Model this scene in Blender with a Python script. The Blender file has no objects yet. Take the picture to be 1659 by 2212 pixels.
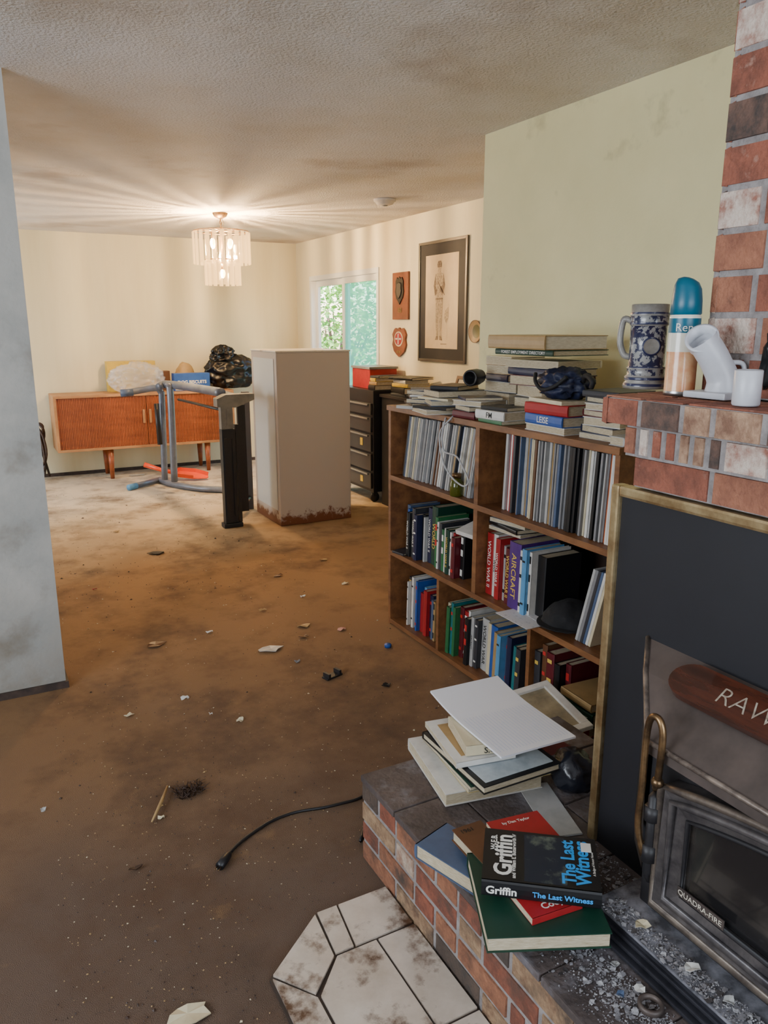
import bpy, bmesh, math, random
from mathutils import Vector, Matrix, noise
PI=math.pi
scene=bpy.context.scene
COL=scene.collection
# ---------------------------------------------------------------- camera calibration (f=1660 px on 2212 px tall frame)
CF=1660.0; PITCH=math.radians(13.6); YAW=math.radians(28.2); CAMH=1.53; CEIL=2.44
def ray(px,py):
    R=px-829.5; u=1106-py
    F=CF*math.cos(PITCH)+u*math.sin(PITCH); Z=-CF*math.sin(PITCH)+u*math.cos(PITCH)
    return Vector((F*math.sin(YAW)+R*math.cos(YAW), F*math.cos(YAW)-R*math.sin(YAW), Z))
def at(px,py,x=None,y=None,z=None):
    d=ray(px,py)
    if x is not None: s=x/d.x
    elif y is not None: s=y/d.y
    else: s=(z-CAMH)/d.z
    return Vector((d.x*s,d.y*s,CAMH+d.z*s))
cam=bpy.data.cameras.new('camera'); co=bpy.data.objects.new('camera',cam); COL.objects.link(co)
co.location=(0,0,CAMH); co.rotation_euler=(PI/2-PITCH,0,-YAW)
cam.sensor_fit='VERTICAL'; cam.sensor_height=24; cam.lens=CF/2212*24; cam.clip_start=.02
scene.camera=co
# ---------------------------------------------------------------- materials
def S(r,g,b):
    f=lambda c:(c/255/12.92) if c/255<=.04045 else ((c/255+.055)/1.055)**2.4
    return (f(r),f(g),f(b),1)
MATS={}
def mat(name,c1,c2=None,rough=.6,metal=0,scale=8,detail=5,lo=.35,hi=.65,bump=0,bscale=80,c3=None,s3=3,lo3=.5,hi3=.7,c4=None,s4=40,lo4=.5,hi4=.7,emit=None,estr=0,alpha=1,trans=0,stretch=(1,1,1),coat=0,grad=None,bdist=.01):
    if name in MATS: return MATS[name]
    m=bpy.data.materials.new(name); m.use_nodes=True; nt=m.node_tree; N=nt.nodes; L=nt.links
    b=N['Principled BSDF']; b.inputs['Roughness'].default_value=rough; b.inputs['Metallic'].default_value=metal
    b.inputs['Base Color'].default_value=c1
    if coat: b.inputs['Coat Weight'].default_value=coat
    if alpha<1: b.inputs['Alpha'].default_value=alpha
    if trans: b.inputs['Transmission Weight'].default_value=trans
    if emit: b.inputs['Emission Color'].default_value=emit; b.inputs['Emission Strength'].default_value=estr
    tc=N.new('ShaderNodeTexCoord'); mp=N.new('ShaderNodeMapping'); mp.inputs['Scale'].default_value=stretch
    L.new(tc.outputs['Object'],mp.inputs['Vector'])
    def layer(prev,colB,sc,lo_,hi_):
        n=N.new('ShaderNodeTexNoise'); n.inputs['Scale'].default_value=sc; n.inputs['Detail'].default_value=detail; n.inputs['Roughness'].default_value=.65
        L.new(mp.outputs[0],n.inputs['Vector'])
        r=N.new('ShaderNodeMapRange'); r.inputs['From Min'].default_value=lo_; r.inputs['From Max'].default_value=hi_
        L.new(n.outputs['Fac'],r.inputs['Value'])
        x=N.new('ShaderNodeMix'); x.data_type='RGBA'
        L.new(r.outputs[0],x.inputs['Factor'])
        if isinstance(prev,tuple): x.inputs['A'].default_value=prev
        else: L.new(prev,x.inputs['A'])
        x.inputs['B'].default_value=colB
        return x.outputs['Result']
    cur=c1
    if grad:   # colour along one axis: wall grime; carpet dirt with painted light falloff
        g=N.new('ShaderNodeNewGeometry'); sp=N.new('ShaderNodeSeparateXYZ'); L.new(g.outputs['Position'],sp.inputs[0])
        n=N.new('ShaderNodeTexNoise'); n.inputs['Scale'].default_value=1.3; n.inputs['Detail'].default_value=6; L.new(tc.outputs['Object'],n.inputs['Vector'])
        a=N.new('ShaderNodeMath'); a.operation='MULTIPLY_ADD'; a.inputs[1].default_value=grad[4]; L.new(n.outputs['Fac'],a.inputs[0]); L.new(sp.outputs[grad[0]],a.inputs[2])
        r=N.new('ShaderNodeMapRange'); r.inputs['From Min'].default_value=grad[2]; r.inputs['From Max'].default_value=grad[3]; L.new(a.outputs[0],r.inputs['Value'])
        cr=N.new('ShaderNodeValToRGB'); L.new(r.outputs[0],cr.inputs[0]); E=cr.color_ramp.elements
        E[0].position,E[0].color=grad[1][0]; E[1].position,E[1].color=grad[1][-1]
        for p_,c_ in grad[1][1:-1]: e=E.new(p_); e.color=c_
        cur=cr.outputs[0]
    if c2 is not None: cur=layer(cur,c2,scale,lo,hi)
    if c3 is not None: cur=layer(cur,c3,s3,lo3,hi3)
    if c4 is not None: cur=layer(cur,c4,s4,lo4,hi4)
    if not isinstance(cur,tuple): L.new(cur,b.inputs['Base Color'])
    if bump:
        n=N.new('ShaderNodeTexNoise'); n.inputs['Scale'].default_value=bscale; n.inputs['Detail'].default_value=3
        L.new(tc.outputs['Object'],n.inputs['Vector'])
        bp=N.new('ShaderNodeBump'); bp.inputs['Strength'].default_value=bump; bp.inputs['Distance'].default_value=bdist
        L.new(n.outputs['Fac'],bp.inputs['Height']); L.new(bp.outputs[0],b.inputs['Normal'])
    MATS[name]=m; return m
PAL={'navy':(28,34,66),'blue':(40,84,160),'light blue':(90,150,195),'teal':(20,110,115),'dark green':(18,58,44),'green':(38,105,62),'red':(165,32,36),'maroon':(92,22,32),
'black':(20,20,23),'charcoal':(52,53,58),'grey':(130,130,132),'pale grey':(176,176,174),'white':(214,212,206),'cream':(208,196,164),'tan':(168,138,92),'brown':(98,62,38),'dark brown':(56,36,26),
'orange':(205,98,38),'yellow':(206,176,64),'purple':(78,42,120),'slate blue':(74,92,122),'olive':(96,94,52),'pink':(196,140,130)}
def cm(n,rough=.45):
    c=PAL[n]; a=S(*c); d=tuple(v*.72 for v in a[:3])+(1,)
    return mat('cover_'+n.replace(' ','_'),a,d,rough=rough,scale=14,lo=.45,hi=.8)
# ---------------------------------------------------------------- mesh builder
def wm(o):
    m=o.matrix_basis.copy()
    while o.parent: o=o.parent; m=o.matrix_basis@m
    return m
def tag(o,label=None,cat=None,group=None,kind=None):
    if label: o['label']=label
    if cat: o['category']=cat
    if group: o['group']=group
    if kind: o['kind']=kind
    return o
def empty(name,loc,label,cat,group=None,rz=0):
    o=bpy.data.objects.new(name,None); COL.objects.link(o); o.location=loc; o.rotation_euler=(0,0,rz); o.empty_display_size=.05
    return tag(o,label,cat,group)
class MB:
    def __init__(s): s.bm=bmesh.new()
    def _add(s,vs,fs,mi=0,smooth=False,M=None):
        vv=[s.bm.verts.new((M@Vector(v)) if M else v) for v in vs]
        for f in fs:
            try:
                q=s.bm.faces.new([vv[i] for i in f]); q.material_index=mi; q.smooth=smooth
            except ValueError: pass
        return s
    def box(s,c,d,mi=0,M=None,bev=0,rz=0):
        x,y,z=[v/2 for v in d]
        T=Matrix.Translation(c)@Matrix.Rotation(rz,4,'Z')
        if M: T=M@T
        if bev<=0:
            vs=[(i,j,k) for k in(-z,z) for j in(-y,y) for i in(-x,x)]
            s._add(vs,[(0,2,3,1),(4,5,7,6),(0,1,5,4),(2,6,7,3),(0,4,6,2),(1,3,7,5)],mi,False,T)
        else:
            b=min(bev,x*.9,y*.9,z*.9); t=bmesh.new(); bmesh.ops.create_cube(t,size=1)
            for v in t.verts: v.co=Vector((v.co.x*2*x,v.co.y*2*y,v.co.z*2*z))
            bmesh.ops.bevel(t,geom=t.edges[:],offset=b,segments=2,affect='EDGES',profile=.7)
            t.verts.index_update()
            s._add([v.co.copy() for v in t.verts],[[v.index for v in f.verts] for f in t.faces],mi,False,T); t.free()
        return s
    def b2(s,p,q,mi=0,bev=0):
        return s.box([(a+b)/2 for a,b in zip(p,q)],[abs(a-b) for a,b in zip(p,q)],mi,None,bev)
    def tube(s,pts,r,seg=10,mi=0,cap=True,smooth=True):
        P=[Vector(p) for p in pts]; n=len(P); rs=r if isinstance(r,(list,tuple)) else [r]*n
        t0=(P[1]-P[0]).normalized(); up=Vector((0,0,1)) if abs(t0.z)<.9 else Vector((1,0,0))
        a=t0.cross(up).normalized(); vs=[]
        for i in range(n):
            t=((P[min(i+1,n-1)]-P[max(i-1,0)])); t.normalize()
            a=(a-t*a.dot(t)).normalized(); b=t.cross(a)
            for k in range(seg):
                an=2*PI*k/seg; vs.append(P[i]+(a*math.cos(an)+b*math.sin(an))*rs[i])
        fs=[]
        for i in range(n-1):
            for k in range(seg):
                k2=(k+1)%seg; fs.append((i*seg+k,i*seg+k2,(i+1)*seg+k2,(i+1)*seg+k))
        if cap: fs.append(tuple(range(seg-1,-1,-1))); fs.append(tuple((n-1)*seg+k for k in range(seg)))
        return s._add(vs,fs,mi,smooth)
    def lathe(s,prof,c=(0,0,0),seg=28,mi=0,M=None,smooth=True,mis=None):
        c=Vector(c); base=[]
        for r,z in prof:
            for k in range(seg):
                an=2*PI*k/seg; v=Vector((max(r,1e-4)*math.cos(an),max(r,1e-4)*math.sin(an),z))
                base.append(s.bm.verts.new(M@v if M else c+v))
        for i in range(len(prof)-1):
            for k in range(seg):
                q=s.bm.faces.new([base[j] for j in (i*seg+k,i*seg+(k+1)%seg,(i+1)*seg+(k+1)%seg,(i+1)*seg+k)]); q.smooth=smooth; q.material_index=(mis[i] if mis else mi)
        return s
    def prism(s,poly,vec,mi=0):
        P=[Vector(p) for p in poly]; v=Vector(vec); n=len(P)
        return s._add(P+[p+v for p in P],[tuple(range(n-1,-1,-1)),tuple(range(n,2*n))]+[(i,(i+1)%n,n+(i+1)%n,n+i) for i in range(n)],mi)
    def blob(s,c,rad,amp=.15,fr=2.,seed=0,sub=4,mi=0,flat=None,ridge=False,smooth=True,oct=4):
        t=bmesh.new(); bmesh.ops.create_icosphere(t,subdivisions=sub,radius=1); c=Vector(c)
        for v in t.verts:
            d=v.co.normalized(); nz=noise.fractal(d*fr+Vector((seed*7.3,seed*3.1,0)),1.,2.,oct)
            if ridge: nz=-abs(nz)*1.6+.3
            k=1+amp*nz; v.co=Vector((d.x*rad[0]*k,d.y*rad[1]*k,d.z*rad[2]*k))
            if flat is not None and v.co.z<flat: v.co.z=flat
        t.verts.index_update()
        s._add([c+v.co for v in t.verts],[[v.index for v in f.verts] for f in t.faces],mi,smooth); t.free(); return s
    def build(s,name,mats,parent=None,local=False,**kw):
        me=bpy.data.meshes.new(name)
        bmesh.ops.recalc_face_normals(s.bm,faces=s.bm.faces[:])
        s.bm.to_mesh(me); s.bm.free()
        if not isinstance(mats,(list,tuple)): mats=[mats]
        for m in mats: me.materials.append(m)
        o=bpy.data.objects.new(name,me); COL.objects.link(o)
        if parent is not None:
            o.parent=parent
            if not local: me.transform(wm(parent).inverted())
        elif not local:
            xs=[v.co for v in me.vertices]
            c=Vector(((min(v.x for v in xs)+max(v.x for v in xs))/2,(min(v.y for v in xs)+max(v.y for v in xs))/2,min(v.z for v in xs)))
            me.transform(Matrix.Translation(-c)); o.location=c
        if kw: tag(o,**kw)
        return o
TXT={}
def text_mesh(t,bold=.0):
    k=(t,bold)
    if k in TXT: return TXT[k]
    cu=bpy.data.curves.new('lettering','FONT'); cu.body=t; cu.size=1; cu.align_x='CENTER'; cu.align_y='CENTER'; cu.offset=bold; cu.resolution_u=3
    ob=bpy.data.objects.new('lettering',cu); COL.objects.link(ob)
    dg=bpy.context.evaluated_depsgraph_get(); me=bpy.data.meshes.new_from_object(ob.evaluated_get(dg))
    bpy.data.objects.remove(ob); bpy.data.curves.remove(cu)
    xs=[v.co.x for v in me.vertices]; ys=[v.co.y for v in me.vertices]
    w=max(xs)-min(xs); h=max(ys)-min(ys); cx=(max(xs)+min(xs))/2; cy=(max(ys)+min(ys))/2
    me.transform(Matrix.Translation((-cx,-cy,0)))
    TXT[k]=(me,w,h); return TXT[k]
def text(t,m,parent,M,maxw,maxh,bold=.02,name='title'):
    me,w,h=text_mesh(t,bold); s=min(maxw/w,maxh/h)
    me=me.copy(); me.transform(Matrix.Scale(s,4)); me.materials.clear(); me.materials.append(m)
    o=bpy.data.objects.new(name,me); COL.objects.link(o); o.parent=parent; o.matrix_basis=M; return o
def frame3(o,tx,ty):
    tx=Vector(tx).normalized(); ty=Vector(ty).normalized(); n=tx.cross(ty)
    return Matrix(((tx.x,ty.x,n.x,o[0]),(tx.y,ty.y,n.y,o[1]),(tx.z,ty.z,n.z,o[2]),(0,0,0,1)))
def smooth(P,k=6):
    P=[Vector(p) for p in P]; out=[]
    for i in range(len(P)-1):
        p0,p1,p2,p3=P[max(i-1,0)],P[i],P[i+1],P[min(i+2,len(P)-1)]
        for j in range(k):
            t=j/k; out.append(.5*((2*p1)+(p2-p0)*t+(2*p0-5*p1+4*p2-p3)*t*t+(3*p1-p0-3*p2+p3)*t**3))
    return out+[P[-1]]
# ================================================================= SETTING
ceilM=mat('popcorn_ceiling',S(218,214,212),S(202,192,178),rough=.95,scale=.9,lo=.4,hi=.7,bump=.8,bscale=85,c3=S(146,120,92),s3=.55,lo3=.54,hi3=.76)
floorM=mat('dirty_carpet_light_ramp',S(150,110,70),S(94,68,48),rough=.97,scale=3.4,detail=12,lo=.46,hi=.76,c3=S(70,55,45),s3=1.3,lo3=.55,hi3=.80,c4=S(168,132,86),s4=6,lo4=.62,hi4=.95,bump=.9,bscale=420,bdist=.006,
  grad=(1,[(0,S(92,80,74)),(.26,S(104,84,69)),(.42,S(144,109,74)),(.66,S(164,125,82)),(.84,S(196,172,136)),(1,S(214,202,182))],.8,8.2,1.8))  # depth ramp paints light falloff, with some dirt, into the carpet colour
creamM=mat('cream_wall',S(228,219,186),S(217,206,169),rough=.85,scale=1.5,lo=.42,hi=.8,stretch=(2.6,2.6,.3),bump=.08,bscale=120,c3=S(190,174,136),s3=3.2,lo3=.68,hi3=.85)
greenM=mat('pale_green_wall',S(237,231,182),S(222,216,166),rough=.85,scale=1.2,lo=.4,hi=.75,bump=.08,bscale=90,c3=S(172,162,122),s3=3,lo3=.60,hi3=.85)
greyM=mat('scuffed_white_wall',S(176,184,190),S(154,155,151),rough=.85,scale=2.5,lo=.42,hi=.7,c3=S(120,108,90),s3=2.6,lo3=.56,hi3=.8,bump=.2,bscale=50,
  grad=(2,[(0,S(112,98,80)),(.1,S(154,148,138)),(.25,S(182,179,172)),(1,S(180,178,172))],.35,2.6,.7))
def struct(name,mb,m,parent=None):
    o=mb.build(name,m,parent)
    if parent is None: o['kind']='structure'
    return o
GX=2.37; DX=3.47; BY=8.6; PY=3.37
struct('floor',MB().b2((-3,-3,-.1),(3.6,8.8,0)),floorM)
struct('ceiling',MB().b2((-3,-3,CEIL),(3.6,8.8,CEIL+.1)),ceilM)
struct('wall_back',MB().b2((-1.7,BY,0),(DX+.12,BY+.12,CEIL)),creamM)
DY0,DY1,DZ=6.56,8.2,2.06
struct('wall_right_dining',MB().b2((DX,PY,0),(DX+.12,DY0,CEIL)).b2((DX,DY1,0),(DX+.12,BY,CEIL)).b2((DX,DY0,DZ),(DX+.12,DY1,CEIL)),creamM)
struct('wall_right',MB().b2((GX,-2.6,0),(GX+.12,PY,CEIL)).b2((GX+.12,PY-.12,0),(DX,PY,CEIL)),greenM)
struct('wall_partition',MB().b2((-2.6,PY,.03),(.235,PY+.12,CEIL)),greyM)
struct('wall_left_dining',MB().b2((-1.7,PY+.12,0),(-1.58,BY,CEIL)),creamM)
struct('wall_left',MB().b2((-2.72,-2.6,0),(-2.6,PY+.12,CEIL)),greyM)
struct('wall_front',MB().b2((-2.72,-2.72,0),(GX+.12,-2.6,CEIL)),greyM)
struct('baseboard_partition',MB().b2((-2.6,PY-.012,0),(.245,PY+.13,.03)),mat('bare_wood_edge',S(74,58,50),S(50,40,36),scale=20))
struct('baseboard_back',MB().b2((-1.58,BY-.014,0),(DX,BY,.035)),mat('bare_wood_edge',S(74,58,50)))
# patio door
alu=mat('white_aluminium',S(222,224,222),rough=.4,metal=.1)
gl=bpy.data.materials.new('door_glass'); gl.use_nodes=True
n=gl.node_tree.nodes; l=gl.node_tree.links; n.clear()
out=n.new('ShaderNodeOutputMaterial'); mx=n.new('ShaderNodeMixShader'); tr=n.new('ShaderNodeBsdfTransparent'); gs=n.new('ShaderNodeBsdfGlossy')
gs.inputs['Roughness'].default_value=.05; mx.inputs[0].default_value=.06; l.new(tr.outputs[0],mx.inputs[1]); l.new(gs.outputs[0],mx.inputs[2]); l.new(mx.outputs[0],out.inputs[0])
gl2=gl.copy(); gl2.name='screened_glass'
n=gl2.node_tree.nodes; l=gl2.node_tree.links
mx0=[q for q in n if q.type=='MIX_SHADER'][0]; oo=[q for q in n if q.type=='OUTPUT_MATERIAL'][0]
[q for q in n if q.type=='BSDF_TRANSPARENT'][0].inputs[0].default_value=(.75,1,.92,1)
df=n.new('ShaderNodeBsdfDiffuse'); df.inputs['Color'].default_value=S(150,210,195); tl=n.new('ShaderNodeBsdfTranslucent'); tl.inputs['Color'].default_value=S(150,225,205)
m2=n.new('ShaderNodeMixShader'); m2.inputs[0].default_value=.38; m3=n.new('ShaderNodeMixShader'); m3.inputs[0].default_value=.75
l.new(df.outputs[0],m3.inputs[1]); l.new(tl.outputs[0],m3.inputs[2]); l.new(mx0.outputs[0],m2.inputs[1]); l.new(m3.outputs[0],m2.inputs[2]); l.new(m2.outputs[0],oo.inputs[0])
ym=(DY0+DY1)/2
mb=MB(); X0,X1=DX-.012,DX+.1
mb.b2((X0,DY0,DZ-.05),(X1,DY1,DZ),0,.004).b2((X0,DY0,0),(X1,DY0+.045,DZ-.05),0,.004).b2((X0,DY1-.045,0),(X1,DY1,DZ-.05),0,.004).b2((X0,DY0,0),(X1,DY1,.04),0,.004)
door=mb.build('door_1',alu); tag(door,kind='structure')
for a,b,xx,g,nm in((DY0+.045,ym+.03,DX+.03,gl2,'fixed_panel'),(ym-.03,DY1-.045,DX+.065,gl,'sliding_panel')):
    f=MB(); f.b2((xx-.015,a,.04),(xx+.015,a+.05,DZ-.05)).b2((xx-.015,b-.05,.04),(xx+.015,b,DZ-.05)).b2((xx-.015,a+.05,.04),(xx+.015,b-.05,.1)).b2((xx-.015,a+.05,DZ-.11),(xx+.015,b-.05,DZ-.05))
    fo=f.build(nm,alu,door); MB().b2((xx-.003,a+.05,.1),(xx+.003,b-.05,DZ-.11)).build('glass_pane',g,fo)
# outside
grass=mat('outside_ground',S(90,110,60),S(120,120,90),scale=3)
struct('ground_outside',MB().b2((DX+.13,2,-.15),(14,22,-.05)),grass)
leafM=mat('leaf_green',S(110,180,80),S(60,130,50),rough=.5,scale=6)
leafM2=mat('leaf_light_green',S(180,225,110),S(100,185,80),rough=.5,scale=6)
random.seed(5)
def bush(c,r,n,label,m):
    root=empty('leafy_bush',(c[0],c[1],-.05),label,'bush')
    st=MB()
    for i in range(7):
        a=random.uniform(0,2*PI); st.tube([(c[0],c[1],-.05),(c[0]+.25*r*math.cos(a),c[1]+.25*r*math.sin(a),c[2]*.6),(c[0]+.6*r*math.cos(a),c[1]+.6*r*math.sin(a),c[2]*1.1)],[.03,.02,.008],6)
    st.build('stem',mat('bark',S(80,60,44),S(50,38,30)),root)
    mb=MB()
    for i in range(n):
        d=Vector((random.gauss(0,1),random.gauss(0,1),random.gauss(0,1))).normalized()*r*random.uniform(.5,1)
        p=Vector(c)+Vector((d.x,d.y,d.z*c[2]/r*.95)); a=Vector((random.gauss(0,1),random.gauss(0,1),random.gauss(0,.5))).normalized(); b=a.cross(Vector((random.gauss(0,1),random.gauss(0,1),1))).normalized(); s=random.uniform(.06,.13)
        mb._add([p,p+a*s*.5+b*s*.3,p+a*s,p+a*s*.5-b*s*.3],[(0,1,2,3)])
    mb.build('foliage',m,root)
bush((4.9,10.6,1.35),.8,2000,'bright green leafy bush seen through the left patio door panel',leafM2)
bush((6.0,13.0,1.7),1.2,1800,'darker green tall shrub farther beyond the patio door',leafM)
bush((7.2,10.2,1.5),1.1,1800,'big rounded shrub seen through the right patio door panel',leafM2)
# ================================================================= FIREPLACE
mort=mat('mortar',S(156,150,148),S(126,120,118),rough=.95,scale=30,bump=.4,bscale=120)
bk=[mat('brick_red',S(156,94,74),S(116,72,58),rough=.92,scale=20,bump=.6,bscale=90,c3=S(182,148,132),s3=26,lo3=.6,hi3=.8),
    mat('brick_orange',S(168,112,86),S(132,86,68),rough=.92,scale=18,bump=.6,bscale=90,c3=S(96,72,62),s3=26,lo3=.6,hi3=.78),
    mat('brick_burnt',S(64,57,54),S(112,86,74),rough=.92,scale=26,bump=.6,bscale=90),
    mat('brick_whitewashed',S(206,190,176),S(154,104,88),rough=.92,scale=20,lo=.44,hi=.64,bump=.6,bscale=90),
    mat('brick_tan',S(182,148,120),S(126,94,76),rough=.92,scale=24,bump=.6,bscale=90)]
mudbk=[mat('hearth_'+nm,a,b_,rough=.92,scale=20,bump=.6,bscale=90,c3=S(74,62,54),s3=7,lo3=.48,hi3=.68) for nm,a,b_ in(('red',S(146,86,66),S(108,66,52)),('orange',S(160,108,80),S(122,80,60)),('burnt',S(66,60,56),S(96,78,66)),('washed',S(186,168,150),S(140,100,80)),('tan',S(172,142,110),S(116,88,68)))]
def bricks(mb,o,U,V,N,w,h,course,lens=(.105,.205),seed=0,dep=.005,wt=(5,4,1.3,2.6,1.2),gap=.0045,first=None):
    rd=random.Random(seed); o,U,V,N=[Vector(q) for q in (o,U,V,N)]; rows=max(1,round(h/course)); ch=h/rows
    for r in range(rows):
        x=0; k=0
        while x<w-.02:
            L=rd.choice(lens) if not(k==0 and first) else first[r%len(first)]
            e=min(x+L,w); a,b=x+gap*(x>0),e-gap*(e<w)
            mi=rd.choices(range(1,6),wt)[0]; z0,z1=r*ch+gap*.8*(r>0),(r+1)*ch-gap*.8
            i=.003; j=rd.uniform(-.0015,.0015)
            vs=[o+U*a+V*z0-N*.012,o+U*b+V*z0-N*.012,o+U*b+V*z1-N*.012,o+U*a+V*z1-N*.012]
            vs+=[o+U*(a+i)+V*(z0+i)+N*(dep+j),o+U*(b-i)+V*(z0+i)+N*(dep+j+rd.uniform(-.001,.001)),o+U*(b-i)+V*(z1-i)+N*(dep+j),o+U*(a+i)+V*(z1-i)+N*(dep+j)]
            mb._add(vs,[(4,5,6,7),(0,1,5,4),(1,2,6,5),(2,3,7,6),(3,0,4,7)],mi)
            x=e; k+=1
HZ=.277; HX=.875; HYE=1.77
fp=empty('fireplace',(1.6,.4,0),'red brick fireplace with raised hearth, ledge and chimney breast','fireplace')
BM=[mort]+bk
YL=-.7
mb=MB(); mb.b2((1.364,YL,1.39),(GX-.002,1.123,CEIL-.002))
bricks(mb,(1.366,1.125,1.39),(0,-1,0),(0,0,1),(-1,0,0),1.8,CEIL-1.392,.079,seed=8,first=(.1,.12),lens=(.1,.1,.2),wt=(5,5,1.0,3.2,1))
bricks(mb,(1.362,1.121,1.39),(1,0,0),(0,0,1),(0,1,0),1.0,CEIL-1.392,.079,seed=4)
mb.build('chimney_breast',BM,fp)
mb=MB(); mb.b2((1.184,YL,1.333),(GX-.002,1.221,1.385)).b2((1.226,YL,1.262),(GX-.002,1.192,1.333)).b2((1.26,YL,1.19),(GX-.002,1.192,1.262))
bricks(mb,(1.186,1.225,1.33),(0,-1,0),(0,0,1),(-1,0,0),1.9,.06,.06,seed=33,lens=(.07,.105,.105),wt=(4,4,1.5,3,1))
bricks(mb,(1.18,1.219,1.33),(1,0,0),(0,0,1),(0,1,0),1.1,.06,.06,seed=12)
bricks(mb,(1.228,1.195,1.265),(0,-1,0),(0,0,1),(-1,0,0),1.9,.063,.063,seed=13,lens=(.034,.034,.036,.1),wt=(2,2,1.4,4,4))
bricks(mb,(1.262,1.195,1.19),(0,-1,0),(0,0,1),(-1,0,0),1.9,.07,.07,seed=22,lens=(.2,.1),wt=(6,6,.6,1.4,1))
bricks(mb,(1.188,1.225,1.383),(0,-1,0),(1,0,0),(0,0,1),1.9,.17,.085,seed=14,dep=.005)
mb.build('mantel_ledge',BM,fp)
mb=MB(); mb.b2((1.285,YL,0),(GX-.002,1.187,1.19))
mb.build('firebox_wall',BM,fp)
sl=mat('sooty_hearth_brick',S(96,84,80),S(64,56,55),rough=.7,scale=7,detail=9,c3=S(142,142,152),s3=5,lo3=.48,hi3=.74,bump=.4,bscale=60)
mb=MB(); mb.b2((HX+.005,YL,0),(1.285,HYE-.006,HZ-.008)).b2((1.285,1.19,0),(1.6,HYE-.006,HZ-.008))
bricks(mb,(HX+.007,HYE,0),(0,-1,0),(0,0,1),(-1,0,0),2.4,HZ-.02,.0645,seed=21,lens=(.1,.2,.2,.1,.06),wt=(3,3,2.4,1.6,3))
mb.build('hearth_base',[mort]+mudbk,fp)
mb=MB()
y=HYE
while y>YL:
    w=.2
    for x0,x1 in((HX-.004,HX+.19),(HX+.195,1.29)):
        mb.b2((x0,y-w+.003,HZ-.02),(x1,y-.003,HZ),0,.004)
    y-=w
y=HYE
while y>1.25:
    mb.b2((1.295,y-.19,HZ-.02),(1.6,y-.003,HZ),0,.004); y-=.195
mb.build('hearth_slab',sl,fp)
# tiles on the floor
tileM=mat('dirty_white_tile',S(208,197,184),S(174,160,144),rough=.35,scale=4,detail=8,c3=S(86,62,46),s3=7,lo3=.51,hi3=.62)
tg=MB(); EX=HX-.004
polys=[[(.664,1.615),(.65,1.466),(.70,1.466),(.72,1.615)],[(.725,1.615),(.705,1.466),(EX,1.466),(EX,1.615)],
 [(.657,1.612),(.489,1.478),(.559,1.38),(.644,1.462)],
 [(.485,1.47),(.485,1.07),(.56,1.07),(.56,1.37)],[(.567,1.37),(.567,1.17),(.76,1.17),(.76,1.459),(.65,1.459)],[(.765,1.459),(.765,1.17),(EX,1.17),(EX,1.459)],
 [(.567,1.165),(.567,.87),(.76,.87),(.76,1.165)],[(.765,1.165),(.765,.87),(EX,.87),(EX,1.165)],[(.485,1.065),(.485,.77),(.56,.77),(.56,1.065)],[(.485,.765),(.485,.4),(.56,.4),(.56,.765)],
 [(.567,.865),(.567,.57),(.76,.57),(.76,.865)],[(.765,.865),(.765,.57),(EX,.57),(EX,.865)]]
for p in polys:
    cx=sum(a for a,b in p)/len(p); cy=sum(b for a,b in p)/len(p)
    tg.prism([(cx+(a-cx)*.988,cy+(b-cy)*.988,.002) for a,b in p],(0,0,.012))
tg.prism([(.48,.4,.0005),(EX,.4,.0005),(EX,1.618,.0005),(.66,1.618,.0005),(.48,1.475,.0005)],(0,0,.007),1)
struct('floor_tiles',tg,[tileM,mat('dark_grout',S(58,48,42))])
# ---- stove insert
iron=mat('matte_black_steel',S(40,38,40),S(28,27,30),rough=.5,scale=5)
ironG=mat('dusty_dark_steel_lit',S(98,86,80),S(66,58,55),rough=.5,metal=.2,scale=5)  # lighter steel: light on the hood top is put into its colour
ironS=mat('shaded_cheek_steel',S(46,40,38),S(32,29,29),rough=.5,metal=.2,scale=5)  # darker copy of the hood steel, shade painted on the cheek
frameG=mat('worn_grey_door_frame',S(118,113,112),S(70,66,68),rough=.38,metal=.6,scale=14)
brass=mat('aged_brass',S(160,128,90),S(92,74,56),rough=.36,metal=.9,scale=24)
st=empty('stove_insert',(1.2,.5,HZ),'black steel wood stove insert with brass trimmed surround panel and arched glass door','stove')
SY0,SY1=-.25,1.25
MB().b2((1.262,SY0,HZ),(1.282,SY1-.02,1.165)).build('surround_panel',mat('surround_black',S(24,24,30),S(18,18,24),rough=.6,scale=3),st)
mb=MB(); mb.b2((1.25,SY1-.024,HZ),(1.283,SY1,1.186),0,.006).b2((1.25,SY0,1.162),(1.283,SY1-.024,1.186),0,.006)
mb.build('brass_trim',mat('pale_brass_trim',S(206,184,140),S(150,122,84),rough=.35,metal=.8,scale=12),st)
ys0,ys1=.12,.985
hm=MB()
H0=[(1.262,1.12,.862),(1.195,1.06,.822),(1.125,.985,.768),(1.092,.95,.742)]
top=[(x,y,z) for x,y,z in H0]+[(x,ys0,z) for x,y,z in reversed(H0)]
bot=[(x,y,z-.024) for x,y,z in H0]+[(x,ys0,z-.024) for x,y,z in reversed(H0)]
vs=top+bot; n=8
fs=[(0,1,6,7),(1,2,5,6),(2,3,4,5),(8,15,14,9),(9,14,13,10),(10,13,12,11)]+[(i,(i+1)%n,n+(i+1)%n,n+i) for i in range(n)]
hm._add(vs,fs)
hm.build('hood',ironG,st)
MB()._add([(1.262,1.115,.84),(1.195,1.055,.80),(1.125,.98,.746),(1.262,1.115,.42),(1.195,1.05,.42),(1.138,.975,.42)],[(0,3,4,1),(1,4,5,2)]).build('stove_cheek',ironS,st)
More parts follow.
